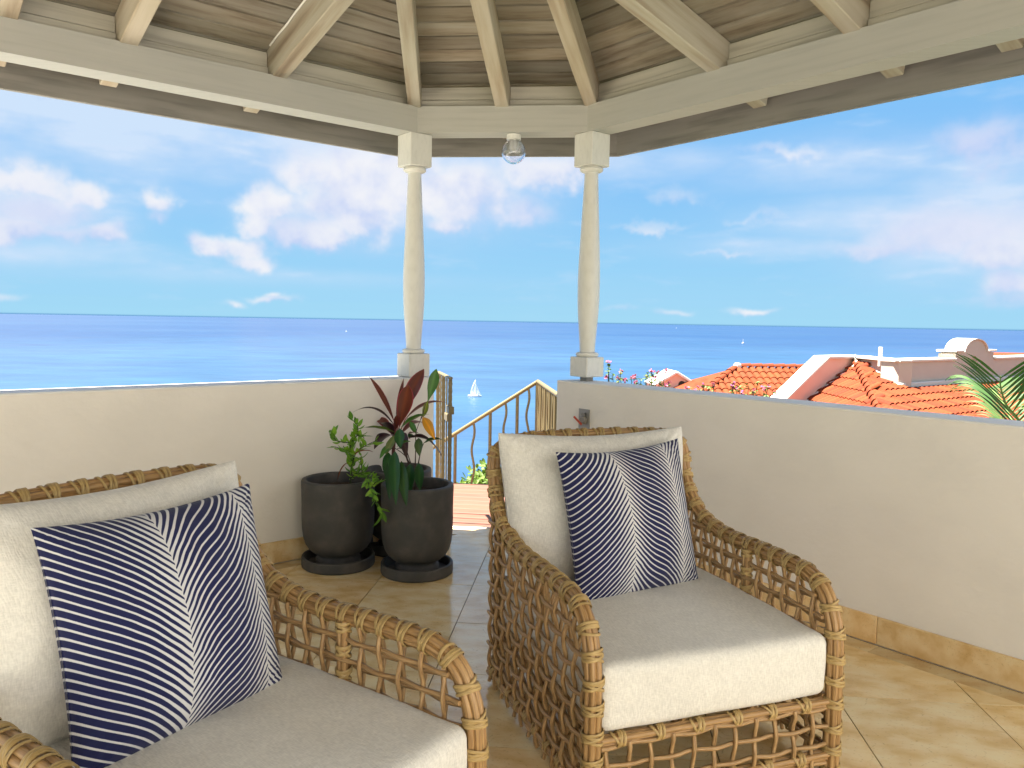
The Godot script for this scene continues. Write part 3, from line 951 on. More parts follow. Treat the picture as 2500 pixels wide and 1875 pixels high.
const PU := 0.071
const PV := 0.059
func _strand(c: Node, p: PackedVector3Array, r: float, flat := 1.0) -> void:
	var mb := MB.new()
	mb.tube(p, [r], 6, true, flat, Vector2(rng.randf() * 3, rng.randf()))
	part(c, "rattan_strand", mb.mesh(), M.rattan)

# woven panel: f maps (u along, y up, out) to a point; top(u) the height there
func weave(c: Node, f: Callable, u0: float, u1: float, top: Callable, y0: float, sgn: float, r: float, ph: int, jit: float) -> void:
	var nu := int((u1 - u0) / PU)
	var amp := r * 0.75
	var shifts := []
	for i in nu + 1:
		shifts.append(rng.randf_range(-jit, jit))
	for i in nu + 1:
		var u := u0 + i * PU
		var tp: float = top.call(u) - 0.012
		if tp < y0 + 0.08: continue
		var p := PackedVector3Array()
		var y := y0 - 0.036
		var w1 := rng.randf() * TAU
		while y < tp:
			var ss := (y - y0) / PV
			p.append(f.call(u + shifts[i] + jit * 0.8 * sin(ss * 2.1 + w1), y, sgn * amp * cos(PI * (ss + i + ph))))
			y += PV * 0.25
		p.append(f.call(u + shifts[i], tp, 0.0))
		_strand(c, p, r)
	var j := 0
	while true:
		var y := y0 + j * PV
		var runs := []
		var cur := PackedVector3Array()
		var any := false
		var u := u0 - 0.018
		var w1 := rng.randf() * TAU
		while u <= u1 + 0.018:
			if float(top.call(clampf(u, u0, u1))) - 0.01 > y:
				var ss := (u - u0) / PU
				cur.append(f.call(u, y + jit * 0.8 * sin(ss * 1.9 + w1), -sgn * amp * cos(PI * (ss + j + ph))))
			elif cur.size():
				runs.append(cur); cur = PackedVector3Array()
			u += PU * 0.25
		if cur.size(): runs.append(cur)
		for q in runs:
			if q.size() > 3:
				_strand(c, q, r)
				any = true
		if not any: break
		j += 1

func binding_mesh(rad: float, sd: int) -> ArrayMesh:
	var rg := RandomNumberGenerator.new()
	rg.seed = sd
	var mb := MB.new()
	for k in 4:
		var ax := (k - 1.5) * 0.0070 + rg.randf_range(-0.001, 0.001)
		var tl := [0.010, -0.009, 0.004, -0.004, 0.011][k] * rg.randf_range(0.8, 1.2) as float
		var ph := rg.randf_range(-0.5, 0.5)
		var base := mb.v.size()
		var seg := 22
		var lift := 0.0012 + 0.0016 * (k % 2)
		for i in seg + 1:
			var th := TAU * i / seg
			var z := ax + tl * sin(th + ph)
			var rd := Vector3(cos(th), sin(th), 0)
			for e in [[-0.0044, 0.0], [-0.0032, 0.0022], [0.0032, 0.0022], [0.0044, 0.0]]:
				mb.vert(rd * (rad + lift + e[1]) + Vector3(0, 0, z + e[0]), (rd + Vector3(0, 0, e[0] * 120.0)).normalized(), Vector2(th * rad, e[0] + k * 0.05))
		for i in seg:
			for e in 3:
				var q := base + i * 4 + e
				mb.tri(q, q + 1, q + 5); mb.tri(q, q + 5, q + 4)
	return mb.mesh()

func bundle(c: Node, path: PackedVector3Array, rods: int, ring: float, rr: float) -> void:
	for k in rods:
		var p := PackedVector3Array()
		var t0 := (path[1] - path[0]).normalized()
		var a := t0.cross(Vector3.BACK if absf(t0.z) < 0.9 else Vector3.UP).normalized()
		for i in path.size():
			var t := (path[mini(i + 1, path.size() - 1)] - path[maxi(i - 1, 0)]).normalized()
			a = (a - t * a.dot(t)).normalized()
			var th := TAU * k / rods
			p.append(path[i] + (a * cos(th) + t.cross(a) * sin(th)) * ring)
		var mb := MB.new()
		mb.tube(p, [rr], 8, true, 1.0, Vector2(k * 0.7, k * 0.13))
		part(c, "cane", mb.mesh(), M.cane)

func bind(c: Node, path: PackedVector3Array, meshes: Array, step: float) -> void:
	var pts := resample(path, 0.005)
	var every := int(step / 0.005)
	var i := every / 2
	while i < pts.size() - 1:
		var t := (pts[mini(i + 2, pts.size() - 1)] - pts[maxi(i - 2, 0)]).normalized()
		var x := t.cross(Vector3.UP if absf(t.y) < 0.9 else Vector3.RIGHT).normalized()
		var y := t.cross(x)
		var bs := Basis(x, y, t) * Basis(Vector3.BACK, rng.randf_range(-0.3, 0.3))
		part(c, "binding", meshes[rng.randi() % meshes.size()], M.binding, Transform3D(bs, pts[i]))
		i += every + (rng.randi() % 3) - 1

func make_chair(label: String) -> Node3D:
	var c := thing("armchair", label, "armchair", Vector3.ZERO, 0.0, "rattan armchairs")
	# rail
	var k := PackedVector3Array()
	for q in prof: k.append(Vector3(-CW, q[1], q[0]))
	for q in [[-0.405, 0.898, -0.456], [-0.37, 0.927, -0.459], [-0.30, 0.945, -0.46], [-0.15, 0.952, -0.46], [0.0, 0.953, -0.46]]: k.append(Vector3(q[0], q[1], q[2]))
	var m := k.size()
	for i in range(m - 2, -1, -1): k.append(Vector3(-k[i].x, k[i].y, k[i].z))
	var path := catmull(k, 5)
	bundle(c, path, 6, 0.0168, 0.0102)
	var bm := [binding_mesh(0.0272, 1), binding_mesh(0.0272, 2), binding_mesh(0.0272, 3), binding_mesh(0.0272, 4)]
	bind(c, path, bm, 0.078)
	# rear corner posts, mid side posts, base rails
	var thin := [binding_mesh(0.0185, 5), binding_mesh(0.0185, 6)]
	for s in [-1.0, 1.0]:
		for z in [-0.44, 0.03]:
			var tp := 0.82 if z < -0.3 else 0.60
			var pp := PackedVector3Array([Vector3(s * (CW - 0.02), 0.0, z), Vector3(s * (CW - 0.02), tp * 0.5, z), Vector3(s * (CW - 0.02), tp, z)])
			bundle(c, pp, 3, 0.010, 0.0095)
			bind(c, pp, thin, 0.06)
		var br := PackedVector3Array([Vector3(s * CW, 0.062, -0.44), Vector3(s * CW, 0.062, 0.0), Vector3(s * CW, 0.062, 0.46)])
		bundle(c, br, 3, 0.010, 0.0095)
		bind(c, br, thin, 0.095)
		var sr := PackedVector3Array([Vector3(s * 0.385, 0.235, -0.44), Vector3(s * 0.385, 0.235, 0.45)])
		bundle(c, sr, 3, 0.010, 0.0095)
	for q in [[0.466, 0.062], [-0.45, 0.062], [0.462, 0.232], [-0.44, 0.232]]:
		var fr := PackedVector3Array([Vector3(-0.395, q[1], q[0]), Vector3(0.0, q[1], q[0]), Vector3(0.395, q[1], q[0])])
		bundle(c, fr, 3, 0.010, 0.0095)
		bind(c, fr, thin, 0.125)
	for x in [-0.12, 0.12]:
		var cr := PackedVector3Array([Vector3(x, 0.232, -0.43), Vector3(x, 0.232, 0.45)])
		bundle(c, cr, 3, 0.010, 0.0095)
	# woven sides, two layers, then front and back
	for s in [-1.0, 1.0]:
		weave(c, func(u, y, o): return Vector3(s * (CW + 0.012 + 0.0 + o), y, u), -0.425, 0.43, rail_h, 0.050, s, 0.0070, 0, 0.002)
		weave(c, func(u, y, o): return Vector3(s * (CW - 0.026 + o), y, u), -0.40, 0.42, rail_h, 0.08, s, 0.0066, 1, 0.002)
	weave(c, func(u, y, o): return Vector3(u, y, 0.47 + o), -0.375, 0.375, func(_u): return 0.235, 0.04, 1.0, 0.0070, 0, 0.002)
	weave(c, func(u, y, o): return Vector3(u, y, -0.462 + o), -0.385, 0.385, func(u): return 0.95 - 0.12 * pow(absf(u) / 0.39, 6.0), 0.050, -1.0, 0.0070, 0, 0.002)
	return c

# ---------------------------------------------------------------- cushions
func cushion_block(s: Vector3, r: float, crown: float, wob: float, sd: int) -> ArrayMesh:
	var nz := noise(3.0, 3, sd)
	var mb := MB.new()
	var h := s * 0.5
	var nn := 28
	for a in 3:
		var u := (a + 1) % 3
		var w := (a + 2) % 3
		for sg in [-1.0, 1.0]:
			mb.grid(nn, nn, func(i, j):
				var p := Vector3.ZERO
				p[a] = sg * h[a]
				p[u] = _cur(i, nn) * h[u]
				p[w] = _cur(j, nn) * h[w]
				var inn := p.clamp(-(h - Vector3(r, r, r)), h - Vector3(r, r, r))
				var d := (p - inn).normalized()
				var q := inn + d * r
				var fx := 1.0 - pow(q.x / h.x, 2)
				var fy := 1.0 - pow(q.y / h.y, 2)
				var fz := 1.0 - pow(q.z / h.z, 2)
				var b := maxf(0.0, fx * fy + fy * fz + fx * fz)
				q += d * (crown * minf(b, 1.0) + wob * nz.get_noise_3dv(q))
				return q,
				func(i, j):
					var p := Vector3.ZERO
					p[a] = sg * h[a]; p[u] = _cur(i, nn) * h[u]; p[w] = _cur(j, nn) * h[w]
					return Vector2(p.x, p.z) if a == 1 else (Vector2(p.x, p.y) if a == 2 else Vector2(p.z, p.y)))
	mb.smooth()
	return mb.mesh()

func _cur(i: int, n: int) -> float:
	var t := 2.0 * i / n - 1.0
	return signf(t) * (1.0 - pow(1.0 - absf(t), 1.7))

# a scatter cushion lying in the x-y plane, front towards +z
func pillow(w: float, hh: float, th: float, pinch: float, power: float, wr: float, sd: int, sag := 0.0, tuck := 0.0) -> ArrayMesh:
	var nz := noise(5.0, 4, sd)
	var mb := MB.new()
	var nn := 56
	for sg in [1.0, -1.0]:
		mb.grid(nn, nn, func(i, j):
			var u: float = _cur(i, nn)
			var v: float = _cur(j, nn)
			var x := u * (1.0 - pinch * (1.0 - v * v) - tuck * (0.5 - 0.5 * v) - 0.4 * tuck * pow(u * v, 4.0)) * w * 0.5
			var y := v * (1.0 - (sag if v > 0.0 else pinch) * (1.0 - u * u) - 0.35 * tuck * pow(u * v, 4.0)) * hh * 0.5
			var f := pow(maxf(0.0, (1.0 - u * u) * (1.0 - v * v)), power)
			var edge := 1.0 - maxf(absf(u), absf(v))
			var wrk := nz.get_noise_2d(x * 2.2 + 9.0, y * 2.2) * wr * minf(1.0, edge * 5.0)
			# soft creases running in from the corners
			var dc := absf(absf(u) - absf(v))
			wrk += wr * 0.8 * sin(dc * 26.0 + 3.0 * nz.get_noise_2d(u * 3.0, v * 3.0)) * smoothstep(0.55, 0.9, absf(u)) * smoothstep(0.55, 0.9, absf(v)) * minf(1.0, edge * 8.0)
			var z = sg * (th * 0.5 * f) + wrk * (1.0 if sg > 0 else 0.4)
			return Vector3(x, y, z),
			func(i, j): return Vector2(_cur(i, nn) * 0.5 + 0.5, 0.5 - _cur(j, nn) * 0.5))
	mb.smooth()
	return mb.mesh()

func leaf_print(spine: float, rise: bool, sd: int) -> ImageTexture:
	var n := 1024
	var im := Image.create(n, n, false, Image.FORMAT_RGB8)
	var nz := noise(0.035, 3, sd)
	var navy := Color(0.05, 0.075, 0.27)
	var cream := Color(0.79, 0.79, 0.79)
	for x in n:
		var u := float(x) / n
		# blades run from spine to spine, longer ones from the outer spines to the seams
		var t := (u - spine) / 0.44
		var up := rise
		if t < 0.0:
			t = -t * 0.44 / 0.62
			up = not rise
		elif t > 1.0:
			t = (t - 1.0) * 0.44 / 0.62
			up = not rise
			t = t if not rise else t
		var outer := u < spine or u > spine + 0.44
		var s := t + 0.42 * sin(TAU * t) / TAU
		var drop: float
		if not outer: drop = 0.40 * s if rise else 0.40 * (1.0 - s)
		elif u < spine: drop = 0.58 * (t + 0.25 * sin(TAU * t) / TAU) if rise else 0.40 - 0.58 * (t + 0.25 * sin(TAU * t) / TAU)
		else: drop = 0.40 - 0.58 * (t + 0.25 * sin(TAU * t) / TAU) if rise else 0.58 * (t + 0.25 * sin(TAU * t) / TAU)
		var half := 0.5 if up else 0.0
		var duty := 0.19 + 0.57 * pow(sin(PI * t), 0.5)
		for y in n:
			var v := float(y) / n
			var ph := (v - drop) * 25.5 + half + 0.006 * nz.get_noise_2d(x, y)
			var f := absf(ph - floorf(ph) - 0.5) * 2.0
			var e := clampf((duty - f) * 8.0 + 0.5 + 0.25 * nz.get_noise_2d(x * 7.0, y * 7.0), 0.0, 1.0)
			im.set_pixel(x, y, cream.lerp(navy, e))
	return ImageTexture.create_from_image(im)

func cushions(ch: Transform3D, which: String, mirror: bool, print_t: Texture2D) -> void:
	var seat := part(self, "seat_cushion", cushion_block(Vector3(0.785, 0.2, 0.85), 0.036, 0.012, 0.005, 5), M.linen)
	seat.transform = ch * Transform3D(Basis(), Vector3(-0.002, 0.35, 0.045))
	tag(seat, "cream linen seat cushion of the %s armchair" % which, "cushion", "seat cushions")
	var tilt := Basis(Vector3.UP, 0.02) * Basis(Vector3.RIGHT, -0.14)
	var back := part(self, "back_cushion", pillow(0.81, 0.60, 0.31, 0.05, 0.50, 0.009, 6 if mirror else 16, 0.115, 0.10), M.linen_wrap)
	back.transform = ch * Transform3D(tilt, Vector3(-0.045, 0.706, -0.31))
	tag(back, "cream linen back cushion of the %s armchair" % which, "cushion", "back cushions")
	var pm := mat(Color(1, 1, 1), 0.9, {"albedo_texture": print_t, "heightmap_enabled": true, "heightmap_texture": M.linen.heightmap_texture, "heightmap_scale": 0.3, "rim_enabled": true, "rim": 0.2})
	var pil := part(self, "throw_pillow", pillow(0.565 if mirror else 0.55, 0.55, 0.225, 0.075, 0.52, 0.006, 26 if mirror else 27, 0.08, 0.0), pm)
	var pb := Basis(Vector3.UP, 0.16 if not mirror else 0.06) * Basis(Vector3.RIGHT, -0.24) * Basis(Vector3.BACK, 0.0 if mirror else 0.03)
	pil.transform = ch * Transform3D(pb, Vector3(0.0, 0.69, -0.125))
	tag(pil, "navy and white leaf print throw pillow on the %s armchair" % which, "pillow", "leaf print pillows")

# ---------------------------------------------------------------- pots and plants
func pot(at: Vector3, r: float, label: String, slabel: String) -> void:
	var sc := thing("saucer", slabel, "saucer", at, 0.0, "plant saucers")
	var mb := MB.new()
	mb.lathe(PackedVector2Array([Vector2(0.0005, 0.001), Vector2(r - 0.008, 0.001), Vector2(r - 0.002, 0.006), Vector2(r, 0.014), Vector2(r, 0.058), Vector2(r - 0.003, 0.063), Vector2(r - 0.012, 0.064), Vector2(r - 0.019, 0.062), Vector2(r - 0.022, 0.056), Vector2(r - 0.024, 0.022), Vector2(r - 0.03, 0.018), Vector2(0.0005, 0.017)]), 64)
	part(sc, "dish", mb.mesh(), M.pot)
	var p := thing("plant_pot", label, "pot", at + Vector3(0, 0.018, 0), 0.7, "charcoal pots")
	mb = MB.new()
	var f := r / 0.2
	var prf := PackedVector2Array()
	for q in [[0.118, 0.0], [0.122, 0.006], [0.122, 0.030], [0.108, 0.034], [0.108, 0.052], [0.118, 0.057], [0.138, 0.068], [0.160, 0.088], [0.178, 0.118], [0.190, 0.158], [0.196, 0.21], [0.198, 0.29], [0.197, 0.34], [0.199, 0.43], [0.2, 0.444], [0.1985, 0.4465], [0.2, 0.449], [0.2, 0.472], [0.197, 0.480], [0.19, 0.483], [0.176, 0.483], [0.170, 0.479], [0.168, 0.47], [0.165, 0.40]]:
		prf.append(Vector2(q[0] * f, q[1]))
	mb.lathe(prf, 72)
	part(p, "pot_body", mb.mesh(), M.pot)
	mb = MB.new()
	var nz := noise(40.0, 3, int(at.x * 100))
	mb.grid(36, 8, func(i, j): return Vector3(cos(TAU * i / 36) * 0.167 * f * j / 8.0, 0.425 + 0.008 * nz.get_noise_2d(cos(TAU * i / 36) * j / 8.0, sin(TAU * i / 36) * j / 8.0), sin(TAU * i / 36) * 0.167 * f * j / 8.0))
	part(p, "soil", mb.mesh(), M.soil)

# a blade from b to t, arching; half-width w, hue c along the middle, e at the edge
func blade(b: Vector3, t: Vector3, w: float, arch: float, fold: float, side: Vector3, c: Color, e: Color, peak := 0.5, wave := 0.0) -> ArrayMesh:
	var mb := MB.new()
	var ax := t - b
	var l := ax.length()
	var sd := (side - ax.normalized() * side.dot(ax.normalized())).normalized()
	var nrm := sd.cross(ax).normalized()
	if nrm.y < 0: nrm = -nrm
	var nv := 14
	var spots := [-1.0, -0.82, -0.4, 0.0, 0.4, 0.82, 1.0]
	mb.grid(6, nv, func(i, j):
		var q := float(j) / nv
		var p := b + ax * q + (Vector3.UP * 0.7 + nrm * 0.3).normalized() * arch * l * 4.0 * q * (1.0 - q)
		var s := pow(sin(PI * pow(clampf(q, 0.0, 1.0), log(0.5) / log(peak))), 0.85)
		var ww := w * maxf(0.05, s)
		var o: float = spots[i]
		return p + sd * o * ww + nrm * (absf(o) * fold * ww + wave * w * sin(q * 17.0 + o * 2.0) * absf(o)),
		null, false, func(i, j): return e if i == 0 or i == 6 else (c.lerp(Color(c.r * 1.5 + 0.01, c.g * 1.4 + 0.01, c.b * 1.3), 0.8) if i == 3 else c))
	return mb.mesh()

func plants() -> void:
	pot(Vector3(-0.915, 0, -4.235), 0.2, "charcoal pot in front, holding the plant with drooping dark leaves", "round charcoal saucer under the front pot")
	pot(Vector3(-1.385, 0, -4.30), 0.205, "charcoal pot on the left, holding the small leaved shrub", "round charcoal saucer under the left pot")
	pot(Vector3(-1.125, 0, -4.66), 0.2, "charcoal pot at the back, mostly hidden behind the other two", "round charcoal saucer under the back pot")
	# red cordyline
	var c := thing("cordyline", "tall cordyline with burgundy red leaves in the back pot", "plant", Vector3(-1.15, 0.44, -4.66))
	var o := c.position
	var red := Color(0.12, 0.028, 0.022)
	var pink := Color(0.42, 0.05, 0.08)
	var dark := Color(0.045, 0.018, 0.024)
	var mb := MB.new()
	mb.tube(catmull(PackedVector3Array([Vector3(0, -0.03, 0), Vector3(-0.008, 0.12, 0), Vector3(0.0, 0.25, 0.01), Vector3(0.006, 0.34, 0.01)]), 6), [0.011], 8)
	part(c, "stem", mb.mesh(), mat(lin(0.11, 0.03, 0.025), 0.6))
	var lv := [
		[-1.154, 0.786, -4.66, -1.291, 1.057, -4.60, 0.018, 0.06, red, 0.5], [-1.144, 0.767, -4.62, -1.363, 0.852, -4.50, 0.022, 0.22, dark, 0.45],
		[-1.127, 0.775, -4.66, -0.994, 1.10, -4.76, 0.046, 0.05, red, 0.62], [-1.110, 0.760, -4.61, -1.035, 1.02, -4.52, 0.048, 0.06, Color(0.16, 0.04, 0.025), 0.55],
		[-1.08, 0.803, -4.64, -0.815, 0.912, -4.60, 0.026, 0.14, Color(0.10, 0.035, 0.04), 0.5], [-1.140, 0.70, -4.60, -1.19, 0.80, -4.44, 0.035, 0.14, dark, 0.5],
		[-1.131, 0.702, -4.58, -1.205, 0.655, -4.40, 0.04, 0.2, dark, 0.5], [-1.135, 0.738, -4.62, -1.11, 0.84, -4.55, 0.018, 0.02, red, 0.5],
		[-1.03, 0.71, -4.50, -0.80, 0.635, -4.34, 0.034, 0.16, dark, 0.55], [-1.10, 0.72, -4.6, -1.02, 0.60, -4.42, 0.03, 0.2, dark, 0.5],
		[-1.15, 0.78, -4.7, -1.134, 1.035, -4.82, 0.016, 0.02, red, 0.5], [-1.12, 0.70, -4.68, -0.98, 0.74, -4.85, 0.03, 0.2, red, 0.5], [-1.17, 0.70, -4.68, -1.30, 0.78, -4.78, 0.028, 0.16, red, 0.5],
	]
	for q in lv:
		var b := Vector3(q[0], q[1], q[2]) - o
		var t := Vector3(q[3], q[4], q[5]) - o
		var sd := Vector3(1, 0, 0.1) if absf((t - b).normalized().x) < 0.75 else Vector3(0.1, 0.45, 1)
		part(c, "leaf", blade(b, t, q[6] * 1.0, q[7], 0.28, sd, q[8], pink if q[8] != dark else Color(0.09, 0.025, 0.035), q[9], 0.03), M.leaf)
		mb = MB.new()
		mb.tube(catmull(PackedVector3Array([Vector3(0.0, 0.22, 0.01), (b + Vector3(0.0, 0.22, 0.01)) * 0.5 + Vector3(0, -0.01, 0), b, b.lerp(t, 0.06)]), 4), [0.0055, 0.005, 0.004, 0.0035, 0.0035, 0.003, 0.003, 0.003, 0.003, 0.003, 0.002], 6)
		part(c, "leaf_stalk", mb.mesh(), mat(lin(0.26, 0.035, 0.045), 0.5))
	# green plant with long drooping leaves in the front pot
	var g := thing("croton", "green plant with drooping dark leaves and one yellow leaf in the front pot", "plant", Vector3(-0.95, 0.44, -4.25))
	o = g.position
	var dg := Color(0.014, 0.075, 0.016)
	var mg := Color(0.05, 0.16, 0.025)
	var yl := Color(0.62, 0.28, 0.02)
	var gl := [
		[-0.872, 0.945, -4.28, -0.818, 1.135, -4.25, 0.026, 0.03, Color(0.05, 0.15, 0.03), 0.6], [-0.90, 0.86, -4.29, -0.87, 0.955, -4.27, 0.014, 0.04, Color(0.16, 0.20, 0.02), 0.5], [-0.899, 0.863, -4.28, -0.813, 0.752, -4.20, 0.022, 0.1, yl, 0.5],
		[-1.023, 0.801, -4.30, -0.847, 0.89, -4.20, 0.02, 0.08, mg, 0.5], [-1.062, 0.772, -4.30, -1.214, 0.806, -4.20, 0.018, 0.06, Color(0.10, 0.17, 0.025), 0.5],
		[-1.022, 0.80, -4.25, -0.999, 0.70, -4.18, 0.025, 0.08, dg, 0.5], [-0.916, 0.75, -4.25, -0.889, 0.665, -4.16, 0.02, 0.08, Color(0.05, 0.09, 0.03), 0.5],
		[-0.883, 0.724, -4.25, -0.761, 0.749, -4.20, 0.018, 0.1, dg, 0.5], [-1.04, 0.765, -4.25, -1.081, 0.663, -4.18, 0.02, 0.05, Color(0.12, 0.16, 0.05), 0.5],
		[-1.061, 0.724, -4.25, -1.106, 0.646, -4.15, 0.016, 0.05, mg, 0.5], [-1.03, 0.685, -4.18, -0.978, 0.43, -4.00, 0.027, 0.08, dg, 0.45], [-0.985, 0.64, -4.14, -0.92, 0.43, -3.99, 0.024, 0.06, Color(0.018, 0.07, 0.015), 0.5],
		[-1.075, 0.675, -4.20, -1.045, 0.53, -4.10, 0.025, 0.05, dg, 0.45], [-0.945, 0.62, -4.18, -0.92, 0.47, -4.06, 0.025, 0.08, dg, 0.5], [-0.90, 0.62, -4.20, -0.876, 0.485, -4.12, 0.024, 0.08, dg, 0.5],
		[-1.055, 0.66, -4.2, -1.02, 0.45, -4.03, 0.022, 0.06, Color(0.012, 0.06, 0.02), 0.5], [-0.96, 0.73, -4.25, -1.03, 0.70, -4.2, 0.016, 0.1, mg, 0.5], [-0.923, 0.774, -4.28, -0.964, 0.777, -4.22, 0.018, 0.05, Color(0.12, 0.02, 0.015), 0.5],
		[-0.93, 0.77, -4.27, -0.975, 0.835, -4.30, 0.014, 0.05, mg, 0.5], [-0.94, 0.76, -4.27, -0.99, 0.74, -4.33, 0.016, 0.1, dg, 0.5],
	]
	for q in gl:
		var b := Vector3(q[0], q[1], q[2]) - o
		var t := Vector3(q[3], q[4], q[5]) - o
		var sd := Vector3(1, 0, 0.2) if absf((t - b).normalized().x) < 0.7 else Vector3(0.1, 0.5, 1)
		part(g, "leaf", blade(b, t, q[6] * 1.2, q[7], 0.22, sd, q[8], Color(q[8].r * 0.8, q[8].g * 0.85, q[8].b * 0.8), q[9], 0.05), M.leaf)
	for q in [[[-0.971, 0.60], [-0.99, 0.69], [-1.03, 0.76], [-1.022, 0.80]], [[-0.955, 0.60], [-0.975, 0.66], [-1.005, 0.75], [-1.04, 0.77]], [[-0.932, 0.60], [-0.930, 0.70], [-0.929, 0.78], [-0.90, 0.865]], [[-0.915, 0.607], [-0.905, 0.66], [-0.894, 0.70], [-0.883, 0.727]], [[-0.96, 0.42], [-0.955, 0.5], [-0.96, 0.58], [-0.971, 0.62]], [[-0.94, 0.42], [-0.93, 0.5], [-0.93, 0.56], [-0.932, 0.62]], [[-0.90, 0.86], [-0.885, 0.91], [-0.88, 0.93], [-0.872, 0.95]], [[-0.975, 0.62], [-1.0, 0.68], [-1.02, 0.69], [-1.035, 0.687]], [[-0.96, 0.6], [-0.99, 0.65], [-1.05, 0.69], [-1.075, 0.678]]]:
		var pp := PackedVector3Array()
		for e in q: pp.append(Vector3(e[0], e[1], -4.25) - o)
		mb = MB.new()
		mb.tube(catmull(pp, 5), [0.0042, 0.0038, 0.0034, 0.003, 0.003, 0.0028, 0.0026, 0.0024, 0.0024, 0.0022, 0.0022, 0.002, 0.002, 0.002, 0.002, 0.0018], 6)
		part(g, "stem", mb.mesh(), mat(lin(0.05, 0.025, 0.018), 0.6))
	# small shrub in the left pot
	var s := thing("potted_shrub", "spindly shrub with small bright green leaves in the left pot", "plant", Vector3(-1.315, 0.44, -4.29))
	o = s.position
	var br := [
		[[-1.318, 0.43, -4.30], [-1.305, 0.56, -4.285], [-1.305, 0.66, -4.28], [-1.305, 0.706, -4.28], [-1.268, 0.752, -4.27], [-1.26, 0.797, -4.26], [-1.277, 0.822, -4.27], [-1.31, 0.845, -4.28]],
		[[-1.305, 0.706, -4.28], [-1.345, 0.713, -4.26], [-1.379, 0.721, -4.25], [-1.402, 0.748, -4.25], [-1.415, 0.775, -4.26]],
		[[-1.308, 0.56, -4.285], [-1.277, 0.64, -4.26], [-1.248, 0.675, -4.24], [-1.203, 0.704, -4.22], [-1.15, 0.732, -4.22]],
		[[-1.312, 0.50, -4.29], [-1.27, 0.54, -4.26], [-1.205, 0.548, -4.18], [-1.155, 0.548, -4.12], [-1.10, 0.56, -4.08]],
		[[-1.18, 0.55, -4.16], [-1.145, 0.515, -4.08], [-1.115, 0.475, -4.04], [-1.09, 0.43, -4.03], [-1.06, 0.385, -4.02]],
		[[-1.215, 0.547, -4.19], [-1.226, 0.58, -4.22], [-1.237, 0.613, -4.24], [-1.235, 0.65, -4.24]],
		[[-1.312, 0.57, -4.285], [-1.30, 0.617, -4.3], [-1.33, 0.66, -4.33]],
		[[-1.13, 0.50, -4.06], [-1.111, 0.526, -4.05], [-1.084, 0.554, -4.05]],
		[[-1.305, 0.66, -4.28], [-1.335, 0.68, -4.22], [-1.36, 0.70, -4.17]], [[-1.265, 0.75, -4.27], [-1.23, 0.76, -4.22], [-1.20, 0.75, -4.18]],
	]
	var lm := []
	for k in 6:
		var cc: Color = [Color(0.14, 0.32, 0.03), Color(0.20, 0.40, 0.035), Color(0.09, 0.23, 0.025), Color(0.26, 0.44, 0.04), Color(0.17, 0.36, 0.035), Color(0.11, 0.27, 0.025)][k]
		lm.append(blade(Vector3.ZERO, Vector3(0, 0, 0.050 + 0.006 * (k % 3)), 0.0125 + 0.002 * (k % 2), 0.06 * (1 if k % 2 else -1), 0.3, Vector3.RIGHT, cc, cc, 0.42))
	for bi in br.size():
		var pp := PackedVector3Array()
		for e in br[bi]: pp.append(Vector3(e[0], e[1], e[2]) - o)
		var cp := catmull(pp, 5)
		mb = MB.new()
		var rr := []
		for i in cp.size(): rr.append(lerpf(0.0052 if bi == 0 else 0.0036, 0.0014, float(i) / cp.size()))
		mb.tube(cp, rr, 6)
		part(s, "branch", mb.mesh(), M.stem_green)
		var rs := resample(cp, 0.0115)
		for i in range((7 if bi == 0 else 1), rs.size()):
			var t := (rs[i] - rs[i - 1]).normalized()
			var out := Vector3(rng.randf_range(-1, 1), rng.randf_range(-0.35, 0.75), rng.randf_range(-0.8, 1.0)).normalized()
			var z := (out + t * 0.7 + (Vector3(0, -0.5, 0) if bi == 4 else Vector3.ZERO)).normalized()
			var x := z.cross(Vector3.UP + Vector3(rng.randf_range(-0.5, 0.5), 0, rng.randf_range(-0.5, 0.5))).normalized()
			var sc := rng.randf_range(0.7, 1.25)
			if bi == 4 and i > rs.size() - 4: sc = 1.5
			part(s, "leaf", lm[rng.randi() % 6], M.leaf_matte, Transform3D(Basis(x, z.cross(x), z) * sc, rs[i]))
	for q in [[-1.312, 0.60, -4.27, -1.366, 0.50, -4.22, 0.016], [-1.30, 0.625, -4.25, -1.16, 0.668, -4.22, 0.014]]:
		part(s, "withered_leaf", blade(Vector3(q[0], q[1], q[2]) - o, Vector3(q[3], q[4], q[5]) - o, q[6], 0.15, 0.4, Vector3(0.3, 0.3, 1), Color(0.24, 0.055, 0.015), Color(0.2, 0.05, 0.02), 0.55), M.leaf_matte)

# ---------------------------------------------------------------- house below
func tile_mesh(w: float, l: float, tint: Color) -> ArrayMesh:
	var mb := MB.new()
	mb.col = tint
	var sg := 7
	# barrel: narrow upper end at z = 0, wide lower end at z = l
	mb.grid(sg, 1, func(i, j):
		var th = PI * i / sg
		var r := w * (0.5 if j == 1 else 0.43)
		return Vector3(-cos(th) * r, sin(th) * r * 0.75 + (0.02 if j == 1 else 0.0), l * j))
	mb.grid(sg, 1, func(i, j):
		var th = PI * i / sg
		var r = w * 0.5 - 0.016 * (1 - j)
		return Vector3(-cos(th) * r, sin(th) * r * 0.75 + 0.02, l + 0.0005 + 0.0 * j))
	return mb.mesh()

